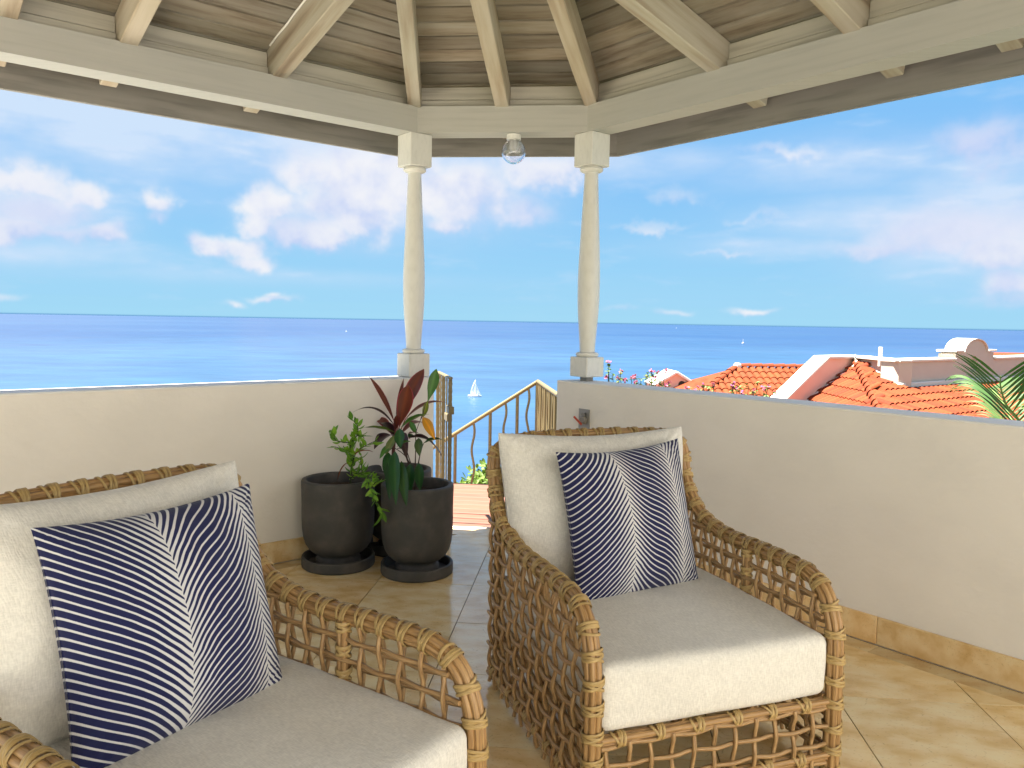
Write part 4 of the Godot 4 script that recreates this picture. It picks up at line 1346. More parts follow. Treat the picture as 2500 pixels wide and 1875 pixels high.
# lay barrel tiles on a plane: o top corner, dn downslope unit, cr across unit, polygon in (across, down) coordinates
func lay_tiles(house: Node, o: Vector3, dn: Vector3, cr: Vector3, pg: PackedVector2Array, w: float, course: float, vs: Array) -> void:
	var lo := pg[0]
	var hi := pg[0]
	for q in pg:
		lo = lo.min(q); hi = hi.max(q)
	var nn := cr.cross(dn).normalized()
	if nn.y < 0: nn = -nn
	var mb := MB.new()
	mb.col = Color(0.17, 0.05, 0.025)
	var p3 := PackedVector3Array()
	for q in pg: p3.append(o + cr * q.x + dn * q.y)
	mb.poly(p3, nn, pg)
	mb.poly(PackedVector3Array(Array(p3).map(func(e): return e - nn * 0.08)), -nn, pg)
	part(house, "roof_bed", mb.mesh(), M.rooftile)
	var laid: int = house.get_meta("laid", 0)
	var rest := []
	var y := lo.y
	while y < hi.y:
		var x := lo.x + w * 0.5
		while x < hi.x:
			if Geometry2D.is_point_in_polygon(Vector2(x, y + course * 0.55), pg):
				var xf := Transform3D(Basis(cr, nn, dn), o + cr * (x + rng.randf_range(-0.006, 0.006)) + dn * y + nn * 0.012)
				if laid < 290:
					part(house, "roof_tile", vs[rng.randi() % vs.size()], M.rooftile, xf)
				else:
					rest.append(xf)
				laid += 1
			x += w
		y += course
	house.set_meta("laid", laid)
	if rest.size():
		# the lower courses, mostly out of sight behind the parapet
		var mm := MultiMesh.new()
		mm.transform_format = MultiMesh.TRANSFORM_3D
		mm.mesh = vs[1]
		mm.instance_count = rest.size()
		for i in rest.size():
			mm.set_instance_transform(i, rest[i])
		var mi := MultiMeshInstance3D.new()
		mi.name = "lower_tile_courses"
		mi.multimesh = mm
		mi.material_override = M.rooftile
		mi.set_meta("kind", "stuff")
		house.add_child(mi, true)

func wall_quad(pts: Array, th: Vector3) -> MB:
	# a wall slab: face polygon extruded by th
	var mb := MB.new()
	var f := PackedVector3Array(pts)
	var nn := -th.normalized()
	var t := PackedVector2Array()
	for q in f: t.append(Vector2(q.x, q.y))
	mb.poly(f, nn, t)
	var b := PackedVector3Array()
	for q in f: b.append(q + th)
	mb.poly(b, -nn, t)
	var cen := Vector3.ZERO
	for q in f: cen += q / f.size()
	for i in f.size():
		var j := (i + 1) % f.size()
		var sn := (f[j] - f[i]).cross(th).normalized()
		if sn.dot((f[i] + f[j]) * 0.5 - cen) < 0: sn = -sn
		mb.quad([f[i], f[j], b[j], b[i]], sn)
	return mb

func house() -> void:
	var hs := thing("villa", "villa with orange barrel tiles, curved white parapet and an oval opening", "house")
	var K0 := Vector3(7.0, 0, -18.5)
	var e1 := Vector3(0.748, 0, -0.664).normalized()
	var e2 := Vector3(-e1.z, 0, e1.x)          # towards the camera
	var K1 := K0 + e1 * 1.227 - e2 * 1.74
	var vs := []
	for k in 5:
		var t := 0.82 + 0.06 * k
		vs.append(tile_mesh(0.215, 0.42, Color(0.225 * t, 0.050 * t * (0.92 + 0.04 * k), 0.020 * t)))
	# facade with stepped and arched crest, oval hole
	var P := func(a: float, h: float) -> Vector3: return K0 + e1 * a + Vector3(0, h, 0)
	var top := 0.63
	var th := -e2 * 0.42
	var wm := func(pts: Array) -> ArrayMesh: return wall_quad(pts, th).mesh()
	part(hs, "facade_wall", wm.call([P.call(0.0, -5.0), P.call(2.65, -5.0), P.call(2.65, top), P.call(0.0, top)]), M.house)
	part(hs, "facade_wall", wm.call([P.call(4.72, -5.0), P.call(12.0, -5.0), P.call(12.0, top), P.call(4.72, top)]), M.house)
	# crest panel round the oval opening: built as a ring of quads
	var cx := 3.68
	var ring := []
	var hole := []
	var nseg := 48
	for k in nseg:
		var a := TAU * k / nseg
		hole.append(Vector2(cx - 0.05 + cos(a) * 0.215, 0.525 + sin(a) * 0.205))
		ring.append(_crest_edge(a, cx))
	var mb := MB.new()
	for k in nseg:
		var k2 := (k + 1) % nseg
		mb.quad([P.call(hole[k].x, hole[k].y), P.call(hole[k2].x, hole[k2].y), P.call(ring[k2].x, ring[k2].y), P.call(ring[k].x, ring[k].y)], e2)
		mb.quad([P.call(hole[k].x, hole[k].y) + th, P.call(hole[k2].x, hole[k2].y) + th, P.call(ring[k2].x, ring[k2].y) + th, P.call(ring[k].x, ring[k].y) + th], -e2)
		var ang := TAU * (k + 0.5) / nseg
		mb.quad([P.call(hole[k].x, hole[k].y), P.call(hole[k2].x, hole[k2].y), P.call(hole[k2].x, hole[k2].y) + th, P.call(hole[k].x, hole[k].y) + th], (e1 * -cos(ang) + Vector3.UP * -sin(ang)).normalized())
		mb.quad([P.call(ring[k].x, ring[k].y), P.call(ring[k2].x, ring[k2].y), P.call(ring[k2].x, ring[k2].y) + th, P.call(ring[k].x, ring[k].y) + th], (e1 * cos(ang) + Vector3.UP * sin(ang)).normalized())
	part(hs, "crest_panel", mb.mesh(), M.house)
	part(hs, "facade_wall", wm.call([P.call(2.65, -5.0), P.call(4.72, -5.0), P.call(4.72, 0.2), P.call(2.65, 0.2)]), M.house)
	# cappings, a little proud of the wall
	for q in [[-0.03, 2.62], [4.75, 12.0]]:
		mb = MB.new()
		mb.box(Transform3D(Basis(e1, Vector3.UP, e2), P.call((q[0] + q[1]) * 0.5, top + 0.03) - e2 * 0.2), Vector3(q[1] - q[0], 0.06, 0.50), 0.01)
		part(hs, "coping", mb.mesh(), M.house_white)
	for q in [[2.58, 2.98, 0.86], [4.38, 4.78, 0.86]]:
		mb = MB.new()
		mb.box(Transform3D(Basis(e1, Vector3.UP, e2), P.call((q[0] + q[1]) * 0.5, q[2]) - e2 * 0.2), Vector3(q[1] - q[0], 0.05, 0.50), 0.01)
		part(hs, "coping", mb.mesh(), M.house_white)
	mb = MB.new()
	var seg := 24
	for k in seg:
		var a0 := PI * k / seg
		var a1 := PI * (k + 1) / seg
		var q := []
		for a in [a0, a1]:
			for rr in [1.0, 1.07]:
				q.append(Vector2(cx - cos(a) * 0.60 * rr, 0.835 + sin(a) * 0.31 * rr))
		var f := e2 * 0.04
		var bk := th - e2 * 0.04
		var mid := PI * (k + 0.5) / seg
		var up := (e1 * -cos(mid) * 0.5 + Vector3.UP * sin(mid)).normalized()
		mb.quad([P.call(q[0].x, q[0].y) + f, P.call(q[1].x, q[1].y) + f, P.call(q[3].x, q[3].y) + f, P.call(q[2].x, q[2].y) + f], e2)
		mb.quad([P.call(q[1].x, q[1].y) + f, P.call(q[3].x, q[3].y) + f, P.call(q[3].x, q[3].y) + bk, P.call(q[1].x, q[1].y) + bk], up)
		mb.quad([P.call(q[0].x, q[0].y) + f, P.call(q[2].x, q[2].y) + f, P.call(q[2].x, q[2].y) + bk, P.call(q[0].x, q[0].y) + bk], -up)
	part(hs, "crest_coping", mb.mesh(), M.house_white)
	# return wall, gable end wall with raking top
	var R0 := K0 - e2 * 0.002
	var rd := (K1 - K0).normalized()
	part(hs, "return_wall", wall_quad([R0 + Vector3(0, -5, 0), K1 + Vector3(0, -5, 0), K1 + Vector3(0, top, 0), R0 + Vector3(0, top, 0)], rd.cross(Vector3.UP).normalized() * 0.3 * (1.0 if rd.cross(Vector3.UP).dot(e1) > 0 else -1.0)).mesh(), M.house)
	mb = MB.new()
	mb.box(Transform3D(Basis(rd, Vector3.UP, rd.cross(Vector3.UP)), (K0 + K1) * 0.5 + Vector3(0, top + 0.03, 0) + e1 * 0.1), Vector3(2.3, 0.059, 0.40), 0.01)
	part(hs, "coping", mb.mesh(), M.house_white)
	var G := func(a: float, h: float) -> Vector3: return K0 - e2 * 1.74 + e1 * a + Vector3(0, h, 0)
	part(hs, "gable_wall", wall_quad([G.call(1.25, -5.0), G.call(1.25, top), G.call(-0.10, top), G.call(-4.0, -1.60), G.call(-4.0, -5.0)], -e2 * 0.3).mesh(), M.house_pink)
	for q in [[1.3, 0.66, -0.10, 0.66], [-0.10, 0.66, -4.0, -1.57]]:
		var a: Vector3 = G.call(q[0], q[1])
		var b: Vector3 = G.call(q[2], q[3])
		var x := (b - a).normalized()
		mb = MB.new()
		mb.box(Transform3D(Basis(x, e2.cross(x), e2), (a + b) * 0.5 - e2 * 0.13), Vector3(a.distance_to(b) + 0.03, 0.07, 0.44), 0.012)
		part(hs, "coping", mb.mesh(), M.house_white)
	# front hip roof: plane B below the facade, plane A to its left
	var H0 := K0 + (K1 - K0) * 0.912 + Vector3(0, 0.499, 0)
	var base := K0 + Vector3(0, 0.045, 0)
	var dnB := _down(e1, H0 - base)
	var nB := e1.cross(dnB).normalized()
	# where the hip runs down to
	var hipdir := (Vector3(5.908, -0.206, -16.357) - H0)
	# keep the hip in plane B
	hipdir -= nB * hipdir.dot(nB)
	hipdir = hipdir.normalized()
	var HP := H0 + hipdir * 5.6
	var rake := Vector3(5.316, -0.372, -19.332)
	var rakedir := (rake - H0).normalized()
	var to2 := func(o: Vector3, cr: Vector3, dn: Vector3, p: Vector3) -> Vector2: return Vector2((p - o).dot(cr), (p - o).dot(dn))
	var far := base + e1 * 7.6
	var pB := PackedVector2Array([to2.call(H0, e1, dnB, H0), to2.call(H0, e1, dnB, base), to2.call(H0, e1, dnB, far), to2.call(H0, e1, dnB, far + dnB * 4.4), to2.call(H0, e1, dnB, HP)])
	var nA := hipdir.cross(rakedir).normalized()
	if nA.y < 0: nA = -nA
	var crA := Vector3.UP.cross(nA).normalized()
	var dnA := nA.cross(crA).normalized()
	if dnA.y > 0: dnA = -dnA
	var RP := H0 + rakedir * 5.0
	var pA := PackedVector2Array([to2.call(H0, crA, dnA, H0), to2.call(H0, crA, dnA, HP), to2.call(H0, crA, dnA, RP)])
	lay_tiles(hs, H0, dnB, e1, pB, 0.215, 0.36, vs)
	hs.set_meta("laid", 150)
	lay_tiles(hs, H0, dnA, crA, pA, 0.215, 0.36, vs)
	# hip tiles
	var nh := (nA + nB).normalized()
	var ch := nh.cross(hipdir).normalized()
	var hv := tile_mesh(0.30, 0.45, Color(0.215, 0.050, 0.021))
	for k in 14:
		part(hs, "hip_tile", hv, M.rooftile, Transform3D(Basis(ch, nh, hipdir), H0 + hipdir * (0.12 + k * 0.38) + nh * 0.06))
	# cement flashings: along the facade foot, the gable foot and at the apex
	for q in [[base + e2 * 0.02, far + e2 * 0.02, 0.14], [H0 + (base - H0) * 0.02, base, 0.12], [H0, RP, 0.10]]:
		var x: Vector3 = (q[1] - q[0]).normalized()
		mb = MB.new()
		var yy := e2.cross(x).normalized()
		if yy.y < 0: yy = -yy
		mb.box(Transform3D(Basis(x, yy, x.cross(yy)), (q[0] + q[1]) * 0.5 + Vector3(0, 0.05, 0) + e2 * 0.04), Vector3(q[0].distance_to(q[1]), q[2], 0.09), 0.02)
		part(hs, "flashing", mb.mesh(), M.house_white)
	mb = MB.new()
	mb.grid(10, 6, func(i, j): return H0 + nh * (0.11 + 0.03 * sin(i * 2.3 + j * 1.7)) + ch * (i - 5) * 0.05 * (1.0 - 0.09 * j) + hipdir * (j * 0.085 + 0.05 * sin(i * 1.9)))
	part(hs, "mortar_patch", mb.mesh(), M.house_white)
	mb = MB.new()
	var vp := K0 - e1 * 0.28 + rd * 0.9
	mb.tube(PackedVector3Array([vp + Vector3(0.14, 0.5, 0), vp + Vector3(0.14, 0.95, 0)]), [0.045], 12)
	part(hs, "vent_pipe", mb.mesh(), M.house_white)

	# second roof further down the slope
	var h2 := thing("tiled_house", "lower house with an orange hipped tile roof behind the pink gable", "house")
	var A := Vector3(5.30, -0.10, -28.6)
	var B := Vector3(9.0, -0.26, -29.2)
	var er := (B - A); er.y = 0; er = er.normalized()
	var ef := Vector3(-er.z, 0, er.x)
	var dn := (ef - Vector3(0, 0.42, 0)).normalized()
	var pl := PackedVector2Array([Vector2(0, 0), Vector2(4.4, 0), Vector2(4.4, 4.3), Vector2(-3.78, 4.3)])
	vs = []
	for k in 4:
		var t := 0.84 + 0.06 * k
		vs.append(tile_mesh(0.245, 0.5, Color(0.23 * t, 0.054 * t, 0.022 * t)))
	lay_tiles(h2, A, dn, er, pl, 0.245, 0.43, vs)
	var back_pl := PackedVector2Array([Vector2(0, 0), Vector2(5, 0), Vector2(5, 5), Vector2(-4.4, 5)])
	mb = MB.new()
	mb.col = Color(0.215, 0.050, 0.021)
	var dnb := (-ef - Vector3(0, 0.42, 0)).normalized()
	mb.poly(PackedVector3Array([A, A + er * 5, A + er * 5 + dnb * 5, A - er * 4.4 + dnb * 5]), er.cross(dnb) if er.cross(dnb).y > 0 else -er.cross(dnb), back_pl)
	mb.poly(PackedVector3Array([A, A - er * 4.4 + dn * 5, A - er * 4.4 + dnb * 5]), (Vector3.UP - er).normalized(), PackedVector2Array([Vector2(0, 0), Vector2(0, 1), Vector2(1, 1)]))
	part(h2, "roof_slope", mb.mesh(), M.rooftile)
	var rm := tile_mesh(0.27, 0.48, Color(0.215, 0.050, 0.021))
	for k in 12:
		part(h2, "ridge_tile", rm, M.rooftile, Transform3D(Basis(ef, Vector3.UP, er) if Basis(ef, Vector3.UP, er).determinant() > 0 else Basis(-ef, Vector3.UP, er), A + er * (k * 0.41) + Vector3(0, 0.05, 0)))
	var hd := (dn * 5.0 - er * 4.4).normalized()
	var hn := (Vector3.UP + er * -0.2).normalized()
	hn = (hn - hd * hn.dot(hd)).normalized()
	for k in 15:
		part(h2, "hip_tile", rm, M.rooftile, Transform3D(Basis(hn.cross(hd), hn, hd), A + hd * (0.15 + k * 0.42) + hn * 0.05))
	mb = MB.new()
	mb.box(Transform3D(Basis(er, Vector3.UP, ef), A + Vector3(0, 0.04, 0) + ef * 0.05), Vector3(0.22, 0.26, 0.3), 0.06)
	part(h2, "ridge_cap", mb.mesh(), M.house_white)
	mb = MB.new()
	mb.prism(PackedVector2Array([_xz(A - er * 3.9 + ef * 4.0), _xz(A + er * 5 + ef * 4.0), _xz(A + er * 5 - ef * 4.0), _xz(A - er * 3.9 - ef * 4.0)]), -9.0, -2.1)
	part(h2, "wall", mb.mesh(), M.house_pink)

	# little gable beyond its eaves
	var d := thing("dormer_gable", "small pink gable with weathered coping beyond the tile hip", "gable")
	var C0 := Vector3(3.30, -0.40, -29.6)
	var f := Vector3(0.15, 0, 1).normalized()
	var s := Vector3.UP.cross(f).normalized()
	part(d, "gable_wall", wall_quad([C0, C0 + s * 0.75 - Vector3(0, 0.46, 0), C0 + s * 0.75 - Vector3(0, 3, 0), C0 - s * 0.75 - Vector3(0, 3, 0), C0 - s * 0.75 - Vector3(0, 0.46, 0)], -f * 1.5).mesh(), M.house_pink)
	for q in [-1.0, 1.0]:
		var a := C0 + Vector3(0, 0.03, 0)
		var b = C0 + s * 0.82 * q - Vector3(0, 0.47, 0)
		var x = (b - a).normalized()
		mb = MB.new()
		mb.box(Transform3D(Basis(x, f.cross(x), f), (a + b) * 0.5 - f * 0.7), Vector3(a.distance_to(b), 0.09, 1.62), 0.012)
		part(d, "coping", mb.mesh(), M.coping)
	mb = MB.new()
	mb.tube(PackedVector3Array([C0 + s * 0.22 - Vector3(0, 0.42, 0) - f * 0.05, C0 + s * 0.22 - Vector3(0, 0.42, 0) + f * 0.01]), [0.13], 16)
	part(d, "round_opening", mb.mesh(), M.dark)
	# another roof showing past the parapet
	var far_r := thing("far_roof", "sliver of orange roof showing above the parapet beside the arch", "roof")
	mb = MB.new()
	mb.col = Color(0.215, 0.050, 0.021)
	mb.prism(PackedVector2Array([Vector2(15.2, -27.5), Vector2(18.0, -28.5), Vector2(18.0, -33.0), Vector2(15.2, -33.0)]), -6.0, 0.0, func(q): return 0.50 if q.y < -30 else 0.1)
	part(far_r, "roof_slope", mb.mesh(), M.rooftile)

func _xz(p: Vector3) -> Vector2:
	return Vector2(p.x, p.z)

func _down(across: Vector3, inplane: Vector3) -> Vector3:
	var n := across.cross(inplane).normalized()
	if n.y < 0: n = -n
	var d := across.cross(n).normalized()
	return d if d.y < 0 else -d

func _crest_edge(a: float, cx: float) -> Vector2:
	# outline of the crest panel at angle a round the opening: straight below, stepped shoulders, arch above
	var d := Vector2(cos(a), sin(a))
	var o := Vector2(cx - 0.05, 0.525)
	var outl := PackedVector2Array([Vector2(2.65, 0.2), Vector2(4.72, 0.2), Vector2(4.72, 0.835), Vector2(4.28, 0.835)])
	for k in 17:
		var t := PI * k / 16
		outl.append(Vector2(cx + cos(t) * 0.60, 0.835 + sin(t) * 0.31))
	outl.append(Vector2(2.65, 0.835))
	var best := o + d
	for i in outl.size():
		var j := (i + 1) % outl.size()
		var hit = Geometry2D.segment_intersects_segment(o, o + d * 5.0, outl[i], outl[j])
		if hit != null: best = hit
	return best

# ---------------------------------------------------------------- vegetation outside
func bougainvillea() -> void:
	var sets := [
		["bougainvillea", "bougainvillea sprigs with pink flowers above the parapet beside the right column", [[0.19, 1.04], [0.19, 0.98], [0.19, 0.92], [0.23, 0.95], [0.30, 0.97], [0.29, 0.90], [0.33, 0.90], [0.42, 0.93], [0.47, 0.93], [0.43, 0.89], [0.40, 0.91], [0.52, 0.98], [0.57, 0.98], [0.61, 0.97], [0.68, 0.98], [0.52, 0.93], [0.60, 0.91], [0.64, 0.90], [0.57, 0.88], [0.71, 0.88], [0.55, 0.93], [0.67, 0.87]], Vector3(0.45, 0.2, -7.05)],
		["bougainvillea", "bougainvillea sprigs with pink flowers in front of the lower tile roof", [[0.89, 0.85], [0.97, 0.84], [1.01, 0.87], [1.07, 0.86], [1.10, 0.87], [1.27, 0.90], [1.33, 0.88], [1.26, 0.86], [1.31, 0.84], [1.40, 0.88], [1.48, 0.90], [1.42, 0.83], [1.45, 0.83], [1.53, 0.82], [1.56, 0.84], [1.59, 0.86], [1.63, 0.82], [1.67, 0.81], [1.36, 0.81]], Vector3(1.3, 0.2, -7.1)],
	]
	var bract := []
	for k in 3:
		var c: Color = [Color(0.50, 0.12, 0.24), Color(0.58, 0.18, 0.30), Color(0.42, 0.09, 0.24)][k]
		var mb := MB.new()
		mb.col = c
		for b in 4:
			var a := TAU * b / 4 + k
			var rd := Vector3(cos(a), 0, sin(a))
			var s := Vector3(-sin(a), 0, cos(a))
			mb.grid(2, 3, func(i, j): return rd * 0.014 * j / 3.0 * 1.1 + s * (i - 1) * 0.008 * sin(PI * (0.12 + j / 3.6)) + Vector3(0, 0.012 * j / 3.0 - 0.003 * absf(i - 1), 0))
		bract.append(mb.mesh())
	var lf := []
	for k in 3:
		var c: Color = [Color(0.06, 0.12, 0.015), Color(0.11, 0.15, 0.02), Color(0.04, 0.09, 0.012)][k]
		lf.append(blade(Vector3.ZERO, Vector3(0, 0, 0.034), 0.011, 0.05, 0.2, Vector3.RIGHT, c, c, 0.42))
	for q in sets:
		var b := thing(q[0], q[1], "plant", q[3], 0.0, "bougainvillea sprigs")
		var mb := MB.new()
		mb.tube(PackedVector3Array([Vector3(0, -1.5, 0), Vector3(0, -0.6, 0.02), Vector3(0.02, 0.1, 0)]), [0.03, 0.025, 0.015], 7)
		part(b, "trunk", mb.mesh(), M.bark)
		for t in q[2]:
			var tip := Vector3(t[0], t[1], -7.0 + rng.randf_range(-0.12, 0.12)) - Vector3(q[3])
			var mid := Vector3(tip.x * 0.8, tip.y * 0.5, tip.z * 0.5)
			var cp := catmull(PackedVector3Array([Vector3(0, 0.0, 0), mid, tip * Vector3(0.98, 0.92, 1.0), tip]), 6)
			mb = MB.new()
			mb.tube(cp, [0.003], 5)
			part(b, "twig", mb.mesh(), M.stem_green)
			var pink: int = 3 if rng.randf() < 0.75 else 0
			for k in pink:
				part(b, "flower", bract[rng.randi() % 3], M.leaf_matte, Transform3D(Basis.from_euler(Vector3(rng.randf_range(0.2, 1.6), rng.randf() * TAU, 0)) * rng.randf_range(0.75, 1.25), tip + Vector3(rng.randf_range(-0.018, 0.018), rng.randf_range(-0.015, 0.02), rng.randf_range(-0.02, 0.02))))
			for k in 7:
				var at := cp[rng.randi_range(cp.size() / 2 + 2, cp.size() - 1)] + Vector3(rng.randf_range(-0.012, 0.012), rng.randf_range(-0.012, 0.012), rng.randf_range(-0.012, 0.012))
				part(b, "leaf", lf[rng.randi() % 3], M.leaf_matte, Transform3D(Basis.from_euler(Vector3(rng.randf_range(-0.6, 0.9), rng.randf() * TAU, rng.randf_range(-0.5, 0.5))) * rng.randf_range(0.7, 1.3), at))

func palm() -> void:
	var p := thing("palm", "palm with feathery green fronds reaching over the right end of the parapet", "palm", Vector3(4.45, -3.5, -8.4))
	var o := p.position
	var mb := MB.new()
	var hub := Vector3(4.42, 0.10, -8.3)
	mb.tube(catmull(PackedVector3Array([Vector3.ZERO, Vector3(0.05, 1.8, 0.02), hub - o]), 6), [0.11, 0.1, 0.09, 0.09, 0.085, 0.08, 0.08, 0.08, 0.075, 0.07, 0.06, 0.05, 0.04], 10)
	part(p, "trunk", mb.mesh(), M.bark)
	# fronds: control points, leaflet length, tint, droop
	var fr := [
		[[hub, Vector3(4.30, 0.48, -8.25), Vector3(4.14, 0.66, -8.2), Vector3(4.05, 0.84, -8.15), Vector3(4.02, 0.95, -8.10)], 0.66, Color(0.035, 0.085, 0.018), 0.22],
		[[hub, Vector3(4.50, 0.34, -8.1), Vector3(4.52, 0.50, -7.95), Vector3(4.40, 0.60, -7.8), Vector3(4.22, 0.62, -7.65)], 0.40, Color(0.06, 0.11, 0.013), 0.6],
		[[hub, Vector3(4.75, 0.45, -8.4), Vector3(5.1, 0.75, -8.5), Vector3(5.5, 0.9, -8.6), Vector3(5.9, 0.8, -8.7)], 0.6, Color(0.05, 0.11, 0.02), 0.6],
		[[hub, Vector3(4.5, 0.35, -8.7), Vector3(4.6, 0.6, -9.2), Vector3(4.7, 0.7, -9.7), Vector3(4.8, 0.6, -10.2)], 0.6, Color(0.04, 0.10, 0.02), 0.6],
	]
	for f in fr:
		var pp := PackedVector3Array()
		for q in f[0]: pp.append(q - o)
		var cp := catmull(pp, 10)
		mb = MB.new()
		var rr := []
		for i in cp.size(): rr.append(lerpf(0.016, 0.004, float(i) / cp.size()))
		mb.tube(cp, rr, 6)
		var fm := part(p, "frond", mb.mesh(), M.frond)
		var rs := resample(cp, 0.06)
		for i in range(4, rs.size()):
			var t := (rs[mini(i + 1, rs.size() - 1)] - rs[i - 1]).normalized()
			var up := Vector3.UP - t * t.y
			var sd := t.cross(Vector3.UP).normalized()
			var k := float(i) / rs.size()
			var l: float = f[1] * (0.55 + 0.6 * sin(PI * clampf(k * 0.85 + 0.12, 0, 1))) * rng.randf_range(0.9, 1.1)
			for s in [-1.0, 1.0]:
				var dir = (sd * s * 0.85 + t * 0.75 + up * 0.45).normalized()
				var b := MB.new()
				var c: Color = f[2] * rng.randf_range(0.75, 1.3)
				b.col = c
				var wv = (dir.cross(up)).normalized()
				b.grid(2, 9, func(ii, j):
					var q = j / 9.0
					var bend := maxf(0.0, q - 0.45)
					var c0: Vector3 = rs[i] + dir * l * (q - f[3] * 0.5 * bend * bend) - Vector3.UP * l * f[3] * 1.3 * bend * bend
					return c0 + wv * (ii - 1) * 0.014 * sin(PI * clampf(0.1 + q * 0.9, 0, 1)) - up * 0.006 * absf(ii - 1))
				part(fm, "leaflet", b.mesh(), M.leaf_matte)

func trees() -> void:
	var lm := MB.new()
	lm.grid(2, 3, func(i, j): return Vector3((i - 1) * 0.05 * sin(PI * (0.1 + j / 3.6)), 0.012 * absf(i - 1), 0.17 * j / 3.0))
	var leaf_mesh := lm.mesh()
	var spots := [[Vector3(-2.55, -2.62, -15.0), 1.2, "round green tree top just beyond the deck, left of the armchair", 0], [Vector3(-1.55, -2.68, -15.6), 1.25, "green tree top beyond the deck, partly behind the right armchair", 1], [Vector3(-4.0, -3.4, -17.0), 1.6, "dark green tree beyond the deck, hidden behind the left wall", 2], [Vector3(-0.2, -3.1, -16.5), 1.3, "green tree below the deck corner, behind the right armchair", 3]]
	for s in spots:
		var t := thing("tree", s[2], "tree", s[0] - Vector3(0, 5.0, 0), 0.0, "trees below the deck")
		var mb := MB.new()
		mb.tube(catmull(PackedVector3Array([Vector3(0, 0, 0), Vector3(0.1, 2, 0.05), Vector3(0, 3.6, 0), Vector3(0.05, 4.7, 0)]), 5), [0.16, 0.15, 0.14, 0.13, 0.12, 0.11, 0.1, 0.1, 0.09, 0.08, 0.07, 0.06, 0.06, 0.05, 0.04, 0.03], 8)
		part(t, "trunk", mb.mesh(), M.bark)
		var lobes := []
		for k in 14:
			var d := Vector3(rng.randf_range(-1, 1), rng.randf_range(-0.6, 0.75), rng.randf_range(-1, 1))
			lobes.append([d * s[1] * 0.75, s[1] * rng.randf_range(0.3, 0.5)])
			mb = MB.new()
			mb.tube(PackedVector3Array([Vector3(0, 3.4, 0), Vector3(0, 5, 0) + d * s[1] * 0.3, Vector3(0, 5, 0) + d * s[1] * 0.75]), [0.05, 0.035, 0.015], 6)
			part(t, "limb", mb.mesh(), M.bark)
		var mm := MultiMesh.new()
		mm.transform_format = MultiMesh.TRANSFORM_3D
		mm.use_colors = true
		mm.mesh = leaf_mesh
		var cnt := 5200
		mm.instance_count = cnt
		for i in cnt:
			var lb = lobes[rng.randi() % lobes.size()]
			var d := Vector3(rng.randfn(), rng.randfn(), rng.randfn()).normalized() * pow(rng.randf(), 0.4)
			var at: Vector3 = Vector3(0, 5, 0) + lb[0] + d * lb[1]
			mm.set_instance_transform(i, Transform3D(Basis.from_euler(Vector3(rng.randf_range(-1.2, 0.6), rng.randf() * TAU, rng.randf_range(-0.6, 0.6))) * rng.randf_range(0.6, 1.2), at))
			var g := rng.randf_range(0.7, 1.3)
			mm.set_instance_color(i, Color(0.085 * g, 0.145 * g, 0.014 * g))
		var mi := MultiMeshInstance3D.new()
		mi.name = "crown"
		mi.multimesh = mm
		mi.material_override = M.leaf_matte
		mi.set_meta("kind", "stuff")
		t.add_child(mi, true)

func sailboats() -> void:
	var spec := [
		[Vector3(-156, -105, -1096), 1.0, 0.5, "white sailing catamaran nearest, seen between the columns through the door gap"],
		[Vector3(911, -105, -4758), 1.15, 0.9, "tiny distant white sailboat above the tiled roofs on the right"],
		[Vector3(2300, -105, -21000), 1.0, -0.6, "speck of a sailboat near the horizon right of the right column"],
		[Vector3(-1944, -105, -6243), 0.8, 1.2, "speck of a white boat on the sea left of the left column"],
	]
	for s in spec:
		var b := thing("sailboat", s[3], "sailboat", s[0], s[2], "sailboats")
		var k: float = s[1]
		var mb := MB.new()
		for z in [-3.2, 3.2]:
			mb.grid(12, 8, func(i, j):
				var x = -9.0 + 18.0 * j / 8.0
				var taper := 1.0 - pow(absf(x) / 9.4, 3.0) if x > 0 else 1.0 - 0.35 * pow(absf(x) / 9.4, 3.0)
				var th = TAU * i / 12
				return Vector3(x, 1.1 + sin(th) * 1.3, z + cos(th) * 0.95 * taper) * k)
		part(b, "hull", mb.mesh(), M.white)
		mb = MB.new()
		mb.box(Transform3D(Basis(), Vector3(-0.5, 2.5, 0) * k), Vector3(11, 1.0, 7.6) * k, 0.25)
		part(b, "bridge_deck", mb.mesh(), M.white)
		mb = MB.new()
		mb.box(Transform3D(Basis(), Vector3(-1.2, 3.7, 0) * k), Vector3(6, 1.5, 5.6) * k, 0.5)
		part(b, "cabin", mb.mesh(), M.white)
		mb = MB.new()
		mb.tube(PackedVector3Array([Vector3(1.5, 3, 0) * k, Vector3(1.3, 24, 0) * k]), [0.14 * k], 8)
		part(b, "mast", mb.mesh(), M.white)
		mb = MB.new()
		mb.grid(6, 10, func(i, j):
			var t = j / 10.0
			var u = i / 6.0
			var w := 7.4 * (1.0 - pow(t, 1.6)) + 0.6
			return Vector3(1.2 - u * w, 4.6 + 19.0 * t, 1.3 * sin(PI * u) * (1.0 - 0.5 * t)) * k)
		part(b, "mainsail", mb.mesh(), M.sail)
		mb = MB.new()
		mb.grid(6, 10, func(i, j):
			var t = j / 10.0
			var u = i / 6.0
			var fx = 9.0 - t * 7.3
			var w = 6.4 * (1.0 - t)
			return Vector3(fx - u * w, 3.6 + 14.5 * t + u * 0.6 * (1 - t), 1.2 * sin(PI * u) * (1.0 - t)) * k)
		part(b, "jib", mb.mesh(), M.sail)

